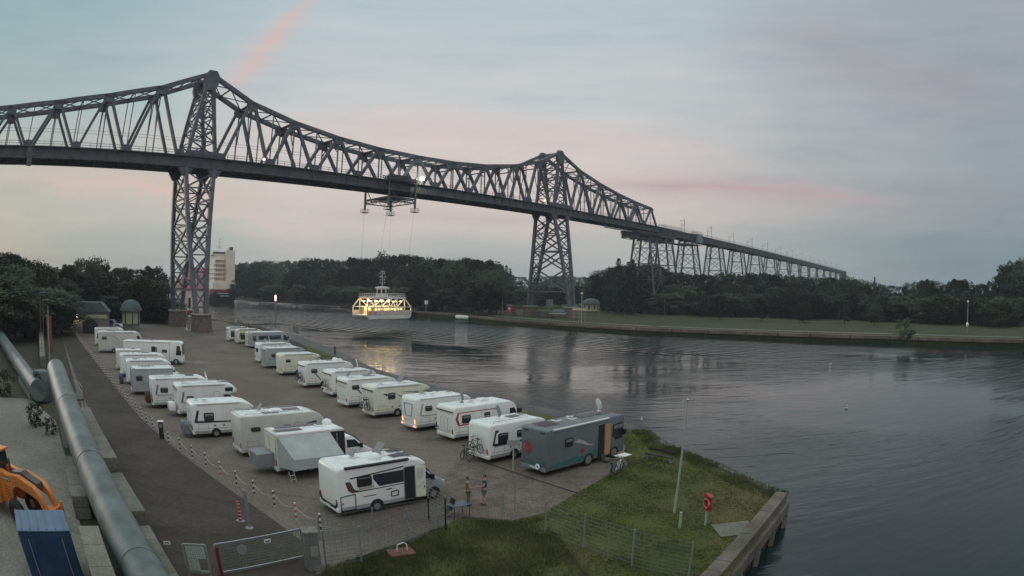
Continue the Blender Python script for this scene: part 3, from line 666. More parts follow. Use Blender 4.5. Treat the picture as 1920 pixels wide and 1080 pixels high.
m_solar = mat('solar_panel', (.015, .02, .035), .2, spec=.7)
m_alu = mat('aluminium', (.45, .46, .47), .35, .8)
m_awn = mat('awning_case', (.62, .62, .60), .4)
m_gbox = mat('grey_plastic', (.22, .23, .23), .6)
m_stripe = {k: mat('stripe_'+k, c, .4) for k, c in dict(grey=(.16, .17, .18), dark=(.03, .033, .04), brown=(.10, .06, .045), blue=(.04, .06, .13), champagne=(.45, .42, .36), teal=(.055, .135, .13), red=(.35, .03, .025), purple=(.05, .04, .09)).items()}
def rpoly(x0, x1, z0, z1, c=.07):
    return [(x0+c, z0), (x1-c, z0), (x1, z0+c), (x1, z1-c), (x1-c, z1), (x0+c, z1), (x0, z1-c), (x0, z0+c)]
def camper(spec):
    L_, Wd, Ht = spec.get('len', 6.9), spec.get('w', 2.3), spec.get('h', 2.85)
    kind = spec['kind']; bm_ = spec.get('body', m_white); hd = R(spec.get('hd', 42.5))
    px, py = spec['px']; corner_ = G(px, py, GZ+.36)
    loc = corner_-Matrix.Rotation(hd, 3, 'Z') @ Vector((0, -Wd/2, 0)); loc.z = GZ+.008
    t = thing('motorhome' if kind != 'truck' else 'expedition_truck', spec['label'], 'camper van' if kind != 'truck' else 'truck', loc, hd, spec['group'])
    h2 = Wd/2; z0 = .37
    if kind == 'semi':
        prof = [(0, z0), (-.03, 1.0), (0, Ht-.25), (.06, Ht-.08), (.22, Ht), (L_-2.5, Ht), (L_-1.75, Ht-.18), (L_-1.35, Ht-.48), (L_-1.5, Ht-.62), (L_-2.15, Ht-.72), (L_-2.2, z0)]
    elif kind == 'alcove':
        prof = [(0, z0), (0, Ht-.12), (.08, Ht), (L_-1.6, Ht), (L_-1.0, Ht-.2), (L_-.62, Ht-.62), (L_-.75, Ht-.86), (L_-1.5, Ht-1.02), (L_-2.15, Ht-1.05), (L_-2.2, z0)]
    elif kind == 'box':
        prof = [(0, z0), (0, Ht), (L_-2.2, Ht), (L_-2.2, z0)]
    elif kind == 'integrated':
        prof = [(0, z0), (-.03, 1.0), (0, Ht-.25), (.06, Ht-.08), (.22, Ht), (L_-1.3, Ht), (L_-.75, Ht-.25), (L_-.38, Ht-.8), (L_-.08, 1.25), (L_, .95), (L_-.02, z0)]
    else:   # coach, truck: squarer nose
        prof = [(0, z0), (0, Ht-.1), (.1, Ht), (L_-.5, Ht), (L_-.15, Ht-.2), (L_-.06, 1.2), (L_, .9), (L_-.02, z0)]
    rear_round = spec.get('rear', .10)
    body = MB().prism(prof, -h2, h2).build('body', bm_, t, bevel=rear_round, seg=3)
    # roof sheet
    rl = {'semi': L_-2.6, 'alcove': L_-1.7, 'box': L_-2.3, 'integrated': L_-1.4, 'coach': L_-.6, 'truck': L_-.6}[kind]
    MB().box(.25, rl, -h2+.14, h2-.14, Ht-.01, Ht+.012).build('roof_sheet', spec.get('roof', m_roof), body)
    g = MB(); g.box(-.06, .16, -h2+.06, h2-.06, z0-.06, z0+.2); g.build('rear_bumper', bm_ if kind != 'coach' else m_gbox, t, bevel=.04, seg=1)
    g = MB(); g.box(.4, L_-1.6, -h2+.15, h2-.15, .26, .38); g.build('chassis', m_frame, t)
    cabm = spec.get('cab', bm_)
    if kind in ('semi', 'alcove', 'box'):
        cw = 1.0; a = L_-2.25
        cp_ = [(a, .4), (a, 2.12), (a+.55, 2.14), (a+.85, 2.02), (a+1.55, 1.36), (a+2.05, 1.15), (a+2.22, .9), (a+2.25, .42)]
        cab = MB().prism(cp_, -cw, cw).build('cab', cabm, t, bevel=.07, seg=2)
        g = MB(); g.add([(a+.90, -.86, 2.03), (a+1.52, -.9, 1.43), (a+1.52, .9, 1.43), (a+.90, .86, 2.03)], [(0, 1, 2, 3)]); g.v = [(x+.035, y, z+.045) for x, y, z in g.v]; g.build('windscreen', m_rglass, cab)
        for sd in (-1, 1):
            y = sd*(cw+.006); g = MB(); g.prism([(a+.25, 1.36), (a+1.38, 1.36), (a+.88, 1.88), (a+.25, 1.92)], y-.006, y+.006); g.build('side_window', m_rglass, cab)
            g = MB(); g.box(a+1.22, a+1.36, sd*(cw+.02) if sd > 0 else sd*(cw+.24), sd*(cw+.24) if sd > 0 else sd*(cw+.02), 1.3, 1.62); g.build('wing_mirror', m_frame, cab)
            g = MB(); g.box(a+2.12, a+2.27, sd*.85-.13, sd*.85+.13, .82, 1.05); g.build('headlight', mat('headlamp', (.5, .52, .53), .15), cab, bevel=.03, seg=1)
        g = MB(); g.box(a+2.2, a+2.3, -.5, .5, .5, .85); g.build('grille', m_frame, cab)
        fw = a+1.45
    else:
        top = Ht-.55 if kind == 'integrated' else Ht-.45
        def fx(z):
            for (xa, za), (xb, zb) in zip(prof, prof[1:]):
                if za >= z >= zb and xa > L_/2: return xa+(xb-xa)*(za-z)/((za-zb) or 1)
            return L_
        zs = [top, top-.35, 1.38]; g = MB(); n = len(zs)
        g.add([(fx(z)+.03, sy*(h2-.16), z+.01) for z in zs for sy in (-1, 1)], [(0, 1, 3, 2), (2, 3, 5, 4)]); g.build('windscreen', m_rglass, body)
        for sd in (-1, 1):
            g = MB(); y = sd*(h2+.008); g.prism([(fx(1.4)-1.1, 1.4), (fx(1.4)-.22, 1.4), (fx(top-.1)-.3, top-.1), (fx(top-.1)-.8, top-.1)], y-.008, y+.008); g.build('side_window', m_rglass, body)
            g = MB(); g.box(L_-.04, L_+.04, sd*.85-.13, sd*.85+.13, .75, .95); g.build('headlight', mat('headlamp', (.5, .52, .53), .15), body, bevel=.02, seg=1)
            g = MB(); g.box(L_-.5, L_-.2, sd*(h2+.05) if sd > 0 else sd*(h2+.3), sd*(h2+.3) if sd > 0 else sd*(h2+.05), 1.7, 2.1); g.build('wing_mirror', m_frame, body)
        fw = L_-1.15
    rw = spec.get('axle', L_*.33)
    ax = [rw, fw]+([rw+.8] if L_ > 7.6 and kind != 'coach' and kind != 'truck' else [])
    r0 = .35 if kind not in ('truck', 'coach') else .45
    for x in ax:
        for sd in (-1, 1):
            yb = h2 if (x < L_-1.9 or kind not in ('semi', 'alcove', 'box')) else 1.0
            g = MB(); pr = [(x+(r0+.09)*cos(pi*k/10), z0-.0+(r0+.07)*sin(pi*k/10)) for k in range(11)]; g.prism(pr, sd*(yb-.02), sd*(yb+.006)); g.build('wheel_arch', m_frame, body)
            w = MB(); w.torus((x, sd*(yb-.07), r0), r0-.1, .1, 'y', 18, 8); w.prism([(x+(r0-.12)*cos(2*pi*k/14), r0+(r0-.12)*sin(2*pi*k/14)) for k in range(14)], sd*(yb-.12), sd*(yb-.03)); W_ = w.build('wheel', m_tyre, t, smooth=50)
            w = MB(); w.prism([(x+(r0-.14)*cos(2*pi*k/14), r0+(r0-.14)*sin(2*pi*k/14)) for k in range(14)], sd*(yb-.025), sd*(yb+.012)); w.build('rim', m_rim, W_, bevel=.02, seg=1)
    def side(poly, m, name, par=body, th=.01, sd=-1, off=0):
        y = sd*(h2+off); g = MB(); g.prism(poly, min(y, y+sd*th), max(y, y+sd*th)); return g.build(name, m, par)
    for (x0, x1, za, zb) in spec.get('win', [(.7, 1.5, 1.55, 2.1), (3.2, 4.1, 1.5, 2.1)]):
        f = side(rpoly(x0, x1, za, zb), m_frame, 'window', th=.035)
        side(rpoly(x0+.05, x1-.05, za+.05, zb-.05, .05), m_rglass, 'pane', f, th=.012, off=.035)
        bl = .12+.3*((x0*7.3+px*.37) % 1); side(rpoly(x0+.08, x1-.08, zb-.06-(zb-za-.12)*bl, zb-.07, .02), m_blind, 'blind', f, th=.003, off=.048)
    rs = random.Random(px*7+py)
    if kind != 'coach' and not spec.get('noskirt'):
        x1_ = min(L_-2.25, rl+.4) if kind in ('semi', 'alcove', 'box') else L_-.4
        side([(.12, z0+.02), (x1_, z0+.02), (x1_, z0+.22), (.12, z0+.24)], m_skirt, 'side_skirt', th=.003)
    dst = [[([(1.0, 1.15), (2.6, 1.28), (x1_-.2, 1.18), (x1_-.2, 1.24), (2.6, 1.4), (1.0, 1.22)], rs.choice(['grey', 'blue', 'champagne', 'dark']))], [([(.3, 1.35), (.55, 2.35), (.75, 2.35), (.5, 1.35)], rs.choice(['grey', 'champagne', 'blue'])), ([(.5, 1.38), (3.6, 1.32), (3.6, 1.27), (.5, 1.3)], 'grey')]] if kind != 'coach' else [[]]
    for i, (pl_, c) in enumerate(spec.get('stripes', rs.choice(dst))): side(pl_, m_stripe[c], 'stripe', th=.005+.001*i)
    if spec.get('lines', 1):
        g = MB(); y = -h2-.004
        for z in (.78,): g.box(.2, min(L_-2.4, rl), y, y+.004, z-.012, z+.012)
        dx = spec.get('door', L_-3.1)
        for xx in (dx, dx+.62): g.box(xx-.012, xx+.012, y, y+.004, .55, 2.25)
        g.box(dx, dx+.62, y, y+.004, 2.24, 2.265)
        hx = spec.get('hatch', .45)
        for xx in (hx, hx+.9): g.box(xx-.012, xx+.012, y, y+.004, .48, 1.15)
        g.box(hx, hx+.9, y, y+.004, 1.14, 1.165)
        for xx in (hx+1.4, hx+2.2): g.box(xx, xx+.18, y-.004, y+.004, .92, 1.08)
        g.build('panel_seams', m_gbox, body)
    a_ = spec.get('awning', 'grey')
    if a_:
        g = MB(); ax1 = min(rl, L_-1.9); g.tube([(.45, -h2-.0, Ht-.06), (ax1, -h2-.0, Ht-.06)], .085, 10); g.build('awning_roller', {'grey': m_awn, 'dark': m_frame, 'white': m_white}[a_], t, smooth=40)
    # roof furniture
    rnd = random.Random(spec.get('seed', hash(spec['px']) % 1000))
    z = Ht+.012
    for (x, y, s, op) in spec.get('hatches', [(1.1+rnd.random()*.3, .1, .45, 0), (rl*.55, -.1+rnd.random()*.3, .6, 0), (rl*.36, -.45, .35, 0), (rl*.85, .2, .4, 0)]):
        g = MB(); g.box(x-s/2, x+s/2, y-s/2, y+s/2, z, z+.10); H_ = g.build('roof_hatch', m_white if not spec.get('darkhatch') else m_frame, t, bevel=.03, seg=1)
        if op:
            g = MB(); g.box(x-s/2, x+s/2, y-s/2, y+s/2, 0, .04); q = g.build('hatch_lid', m_gbox, H_)
            q.matrix_local = Matrix.Translation((x-s/2, 0, z+.1)) @ Matrix.Rotation(R(-55), 4, 'Y') @ Matrix.Translation((-x+s/2, 0, 0))
        else:
            g = MB(); g.box(x-s/2+.06, x+s/2-.06, y-s/2+.06, y+s/2-.06, z+.1, z+.112); g.build('hatch_lid', mat('hatch_smoke', (.13, .14, .15), .25), H_)
    for (x, y, sx, sy) in spec.get('solar', [(rl*.72, .35, 1.2, .6)] if rnd.random() < .75 else []):
        g = MB(); g.box(x-sx/2, x+sx/2, y-sy/2, y+sy/2, z+.03, z+.065); p_ = g.build('solar_panel', m_solar, t)
        g = MB(); g.box(x-sx/2-.03, x+sx/2+.03, y-sy/2-.03, y+sy/2+.03, z, z+.045); g.build('panel_frame', m_alu, p_)
    if spec.get('ac'):
        x, y = spec['ac']; g = MB(); g.prism([(x-.5, z), (x+.5, z), (x+.42, z+.2), (x-.35, z+.22)], y-.35, y+.35); g.build('air_conditioner', m_white, t, bevel=.05, seg=2)
    if spec.get('dish'):
        x, y, k_ = spec['dish']; g = MB()
        g.lathe([(.17, z), (.15, z+.08), (.05, z+.1), (.05, z+.35)], 10, (x, y, 0))
        mb_ = m_white if k_ == 'w' else m_gbox
        M = Matrix.Translation((x, y, z+.62)) @ Matrix.Rotation(R(75), 4, 'Y') @ Matrix.Rotation(R(20), 4, 'X')
        g.lathe([(.42, -.03), (.42, .0), (.28, -.06), (.02, -.09)], 18, (0, 0, 0), M); D_ = g.build('satellite_dish', mb_, t, smooth=40)
        if k_ == 'base': g = MB(); g.lathe([(.45, z), (.42, z+.12), (.1, z+.16)], 18, (x, y, 0)); g.build('dish_base', m_white, D_)
    if spec.get('dome'):
        x, y = spec['dome']; g = MB(); g.lathe([(.36, z), (.36, z+.12), (.28, z+.28), (.1, z+.36)], 16, (x, y, 0)); g.build('antenna_dome', m_white, t, smooth=50)
    if spec.get('rails', rnd.random() < .6):
        g = MB()
        for y in (-h2+.2, h2-.2): g.tube([(.5, y, z), (.5, y, z+.12), (rl-.6, y, z+.12), (rl-.6, y, z)], .02, 5)
        g.build('roof_rail', m_alu, t)
    # rear face
    rr = spec.get('rearf', {})
    for sd in (-1, 1):
        g = MB(); g.box(-.035, .0, sd*(h2-.22)-.08, sd*(h2-.22)+.08, .68, 1.05) if kind != 'coach' else g.box(-.03, 0, sd*(h2-.1)-.06, sd*(h2-.1)+.06, .5, .8)
        g.build('tail_light', m_redlit if spec.get('lit') else m_red, t, bevel=.015, seg=1)
        if spec.get('lit'): g = MB(); g.box(-.075, -.055, sd*(h2-.2)-.13, sd*(h2-.2)+.13, .42, .52); g.build('fog_light', m_redlit, t)
    g = MB(); g.box(-.075, -.06, -.26, .26, .45, .56); g.build('number_plate', m_plate, t)
    if rr.get('win'):
        (y0, y1, za, zb) = rr['win']; g = MB(); g.prism(rpoly(y0, y1, za, zb, .08), -.04, .0, 'x'); q = g.build('rear_window', m_frame, t); g = MB(); g.prism(rpoly(y0+.05, y1-.05, za+.05, zb-.05, .05), -.05, -.04, 'x'); g.build('pane', m_rglass, q)
    if rr.get('panel'):
        g = MB(); w_ = .62
        for a, b in (((-w_, 2.3), (w_, 2.3)), ((w_, 2.3), (w_*.72, 1.25)), ((w_*.72, 1.25), (-w_*.72, 1.25)), ((-w_*.72, 1.25), (-w_, 2.3))): g.beam((-.04, *a), (-.04, *b), .035)
        g.build('rear_moulding', m_stripe['grey'], body)
    if rr.get('visor'):
        g = MB(); g.box(-.12, .02, -h2+.1, h2-.1, Ht-.42, Ht-.36); g.build('rear_spoiler', m_frame, t)
    if rr.get('seams'):
        g = MB()
        for z_ in (1.2, 2.1): g.box(-.036, -.02, -h2+.25, h2-.25, z_-.012, z_+.012)
        g.build('rear_seam', m_gbox, body)
    if rr.get('rack'):
        g = MB()
        for y in (-.55, -.1, .35): g.tube([(-.04, y, 1.95), (-.2, y, 1.9), (-.2, y, .95), (-.5, y, .9)], .018, 5)
        for x in (-.25, -.45): g.tube([(x, -.85, .95), (x, .75, .95)], .02, 5)
        g.build('bike_rack', m_alu, t)
    if rr.get('ladder'):
        g = MB()
        for y in (.55, .9): g.tube([(-.12, y, .9), (-.12, y, Ht+.05), (.2, y, Ht+.05)], .02, 5)
        for k in range(7): g.tube([(-.12, .55, 1.0+k*.27), (-.12, .9, 1.0+k*.27)], .015, 5)
        g.build('ladder', m_alu, t)
    return t
GR = 'motorhomes parked along the quay side'; GL = 'motorhomes parked beside the bollard line'
def sw(a, b, c, d): return [(a, b), (c, b), (d, b+.25), (a+.3, b+.3)]
NEAR = camper(dict(px=(637, 962), len=7.0, kind='semi', hd=43, h=2.82, w=2.32, group=GL, rear=.16, cab=m_silver, door=5.9, hatch=9,
    win=[(1.15, 2.05, 1.62, 2.2)], awning='dark', hatches=[(1.9, .35, .45, 1), (3.5, .1, .75, 1)], solar=[(4.35, -.5, 1.3, .6), (4.3, .45, 1.2, .5)], dome=(2.7, -.5), rails=False,
    stripes=[([(2.15, 1.95), (2.5, 1.5), (4.08, 1.5), (4.08, 2.2), (2.15, 2.2)], 'dark'), ([(.45, 2.0), (.75, 2.0), (.98, 1.52), (1.3, 1.42), (.85, 1.34), (.6, 1.5)], 'brown'), ([(1.0, 1.40), (4.08, 1.43), (4.08, 1.38), (1.0, 1.35)], 'dark'), ([(.75, 2.2), (4.08, 2.42), (4.08, 2.35), (.75, 2.13)], 'dark'), ([(1.35, 1.42), (2.2, 1.45), (2.12, 1.95), (2.1, 1.6), (1.15, 1.55)], 'champagne')],
    rearf=dict(), lines=0, label='white motorhome with silver cab, open entrance door and dark awning roller, beside the mesh fence'))
def add_door(t, x, h2, lo=.42, hi=2.3, m=m_cream, open_=.62, inner=True):
    g = MB(); y = -h2-.012; g.box(x, x+.66, y, y+.012, lo, hi); g.build('doorway', m_frame, t)
    g = MB(); g.box(x-.03, x, y-.02, y+.012, lo, hi+.03); g.box(x+.66, x+.7, y-.02, y+.012, lo, hi+.03); g.box(x-.03, x+.7, y-.02, y+.012, hi, hi+.04); g.build('door_frame', m_alu, t)
    g = MB(); g.box(0, open_, -.05, 0, lo+.03, hi-.02); d = g.build('door', m, t, bevel=.02, seg=1)
    d.location = (x+.7, y-.02, 0); d.rotation_euler = (0, 0, R(-12))
    if inner:
        g = MB(); g.prism(rpoly(.12, .46, 1.55, 2.15, .04), -.062, -.05); g.prism([(.1, .95), (.5, 1.25), (.5, 1.42), (.1, 1.12)], -.066, -.05); g.build('door_lining', m_beige, d)
        g = MB(); g.box(.5, .55, -.09, -.05, 1.0, 1.1); g.build('handle', m_frame, d)
    return d
add_door(NEAR, 4.12, 1.16)
g = MB(); y = -1.172
for a, b in (((.12, .42), (.12, 1.22)), ((.12, 1.22), (1.0, 1.28)), ((1.0, 1.28), (1.0, .42)), ((1.0, .42), (.12, .42))): g.beam((a[0], y, a[1]), (b[0], y, b[1]), .035)
g.box(.2, .26, y-.02, y, .8, .88); g.box(1.5, 2.3, y, y+.006, 1.02, 1.06); g.box(2.95, 3.3, y, y+.006, 1.2, 1.26)
for a, b in (((3.25, .78), (3.25, 1.05)), ((3.25, 1.05), (3.7, 1.08)), ((3.7, 1.08), (3.7, .78)), ((3.7, .78), (3.25, .78))): g.beam((a[0], y, a[1]), (b[0], y, b[1]), .04)
g.build('service_hatch', m_frame, NEAR)
g = MB(); g.prism([(-1.05, .95), (-.8, .62), (.8, .62), (1.05, .95), (1.05, .8), (.85, .5), (-.85, .5), (-1.05, .8)], -.075, -.03, 'x'); g.build('rear_skirt', m_frame, NEAR)
# second: box camper with side tent folded down from the roof edge and grey rear box
T2 = camper(dict(px=(522, 884), len=7.2, kind='box', hd=43, h=2.75, w=2.2, group=GL, rear=.05, body=m_beige, cab=m_white, win=[], door=4.2, lines=0, awning=None, rails=False,
    hatches=[(3.7, .2, .5, 0)], solar=[(1.2, -.25, 1.9, .55), (1.9, .65, 2.6, .5), (4.0, .7, 1.4, .45)], dome=(4.5, .5), label='box camper with pale side tent let down from its roof edge, grey box behind'))
g = MB(); g.add([(.1, -1.12, 2.62), (3.9, -1.12, 2.62), (4.3, -2.3, 1.35), (.7, -2.3, 1.35), (.1, -1.12, .62), (.7, -2.3, .62), (4.3, -2.3, .75), (.1, -1.12, 2.58), (.7, -2.27, 1.32), (4.28, -2.27, 1.32), (3.9, -1.1, 2.58)], [(0, 1, 2, 3), (0, 3, 5, 4), (3, 2, 6, 5), (7, 8, 9, 10)]); g.build('side_tent', mat('tent_fabric', (.40, .43, .41), .8, var=.12, vscale=1), T2)
g = MB(); g.prism([(4.0, .5), (5.0, .5), (5.0, 2.6), (3.95, 2.62)], -1.13, -1.115); g.build('doorway', m_frame, T2)
g = MB(); g.box(4.35, 4.42, -1.2, -1.12, .5, 2.5); g.build('door_curtain', m_gbox, T2)
g = MB(); g.box(-1.25, -.02, -.55, 1.1, .55, 1.45); b_ = g.build('rear_box', m_gbox, T2, bevel=.03, seg=1)
g = MB(); g.box(-.035, -.02, .1, .98, 1.5, 2.5); g.box(-.035, -.02, -.95, .0, 1.5, 2.5); g.build('rear_panel', m_cream, T2)
g = MB(); g.box(-1.28, -1.255, .62, 1.05, .95, 1.42); w_ = g.build('warning_board', mat('warn_red', (.5, .03, .04), .5), T2)
g = MB()
for k in range(3): z = 1.0+k*.14; g.add([(-1.285, .62, z), (-1.285, 1.05, z+.13), (-1.285, 1.05, z+.2), (-1.285, .62, z+.07)], [(0, 1, 2, 3)])
g.build('warning_stripes', m_white, w_)
st = thing('step_ladder', 'small folded aluminium step standing under the side tent of the box camper', 'step', G(548, 905), R(60))
g = MB()
for x in (-.2, .2): g.tube([(x, -.25, 0), (x, 0, .75)], .02, 5); g.tube([(x, .25, 0), (x, 0, .75)], .02, 5)
for k in (.25, .5): g.tube([(-.2, -.25+.33*k, k), (.2, -.25+.33*k, k)], .03, 5)
g.build('frame', m_alu, st)
D = dict
win_r = [(.5, 1.3, 1.55, 2.1)]
specs = [
 D(px=(455, 850), len=7.4, kind='alcove', h=2.95, w=2.3, group=GL, body=m_beige, hd=43, rear=.04, win=[(.8, 1.55, 1.85, 2.15), (3.4, 4.0, 1.65, 2.15)], stripes=[([(5.0, 2.0), (6.1, 2.05), (6.1, 2.3), (5.4, 2.2)], 'blue')], hatches=[(2.3, .5, .5, 1), (3.6, .6, .5, 0)], solar=[(4.5, .2, 1.4, .7), (2.6, -.5, 1.2, .5)], awning=None, ac=(3.2, -.2), label='square beige overcab motorhome with plain blank sides parked behind the side tent'),
 D(px=(364, 815), len=6.9, kind='semi', h=2.82, w=2.3, group=GL, win=[(1.0, 1.9, 1.4, 2.05)], stripes=[([(.12, 1.3), (.4, 2.25), (.62, 2.25), (.42, 1.42), (3.9, 1.32), (3.9, 1.22), (.35, 1.25)], 'dark')], rails=False, solar=[], hatches=[(.7, .1, .4, 0), (1.3, -.4, .45, 0)], axle=2.0, awning='white', rearf=D(seams=1), label='white motorhome with black swoosh around its rear side window, covered bicycle behind it'),
 D(px=(336, 776), len=6.8, kind='alcove', h=2.95, w=2.3, group=GL, win=[(.9, 1.6, 1.3, 1.95), (4.9, 5.7, 2.25, 2.6)], hatches=[(1.0, .2, .4, 1), (4.6, 0, .5, 0)], solar=[(5.0, .1, .9, .9)], dish=(3.3, -.1, 'w'), rearf=D(visor=1), label='white overcab motorhome with a white scooter box hung on its back'),
 D(px=(288, 760), len=7.1, kind='alcove', h=2.95, w=2.3, group=GL, win=[(.9, 1.75, 1.55, 2.05), (5.3, 6.0, 2.2, 2.6)], solar=[(4.5, .2, .9, .6)], hatches=[(2.0, .3, .8, 0)], rails=True, axle=2.4, rearf=D(rack=1), label='white overcab motorhome with dark red covered bikes on the rear rack'),
 D(px=(250, 735), len=7.4, kind='box', h=2.9, w=2.3, group=GL, body=m_grey, cab=m_white, win=win_r, awning='white', rearf=D(seams=1), solar=[(2.2, .3, 1.6, .6)], label='grey sided box motorhome between two overcab motorhomes of the bollard row'),
 D(px=(240, 716), len=7.6, kind='semi', h=2.9, w=2.3, group=GL, win=[(.8, 1.5, 1.6, 2.1)], stripes=[([(1.6, 1.55), (4.2, 1.9), (4.2, 1.6), (2.2, 1.45)], 'purple')], solar=[(1.5, 0, 1.0, .5)], label='white motorhome with purple side stripe and a blue scooter standing behind it'),
 D(px=(228, 702), len=8.2, kind='semi', h=2.9, w=2.3, group=GL, win=[(4.2, 4.9, 1.6, 2.2)], label='white motorhome with grey window near its cab, second in front of the truck camper'),
 D(px=(220, 690), len=6.4, kind='box', h=2.8, w=2.2, group=GL, win=[(.7, 1.3, 1.5, 2.0)], stripes=[([(.5, .5), (1.2, .5), (1.2, 1.25), (.5, 1.25)], 'purple')], rearf=D(seams=1), body=m_cream, label='short cream box camper with a dark rear side door below the long white truck'),
 D(px=(179, 645), len=7.5, kind='alcove', h=3.3, w=2.3, group=GL, win=win_r, label='white overcab motorhome mostly hidden behind the large beige one with curved line'),
 D(px=(186, 658), len=9.2, kind='integrated', h=3.55, w=2.4, group=GL, body=m_beige, win=[(.7, 1.7, 2.3, 2.8)], stripes=[([(1.0, 3.0), (3.0, 2.95), (4.2, 2.2), (4.4, 1.5), (4.1, 2.15), (2.9, 2.88)], 'grey')], ac=(1.2, 0), solar=[(3, .2, 1.5, .6)], label='large beige motorhome with curved grey line, standing near the domed kiosk'),
]
for s in specs: camper(s)
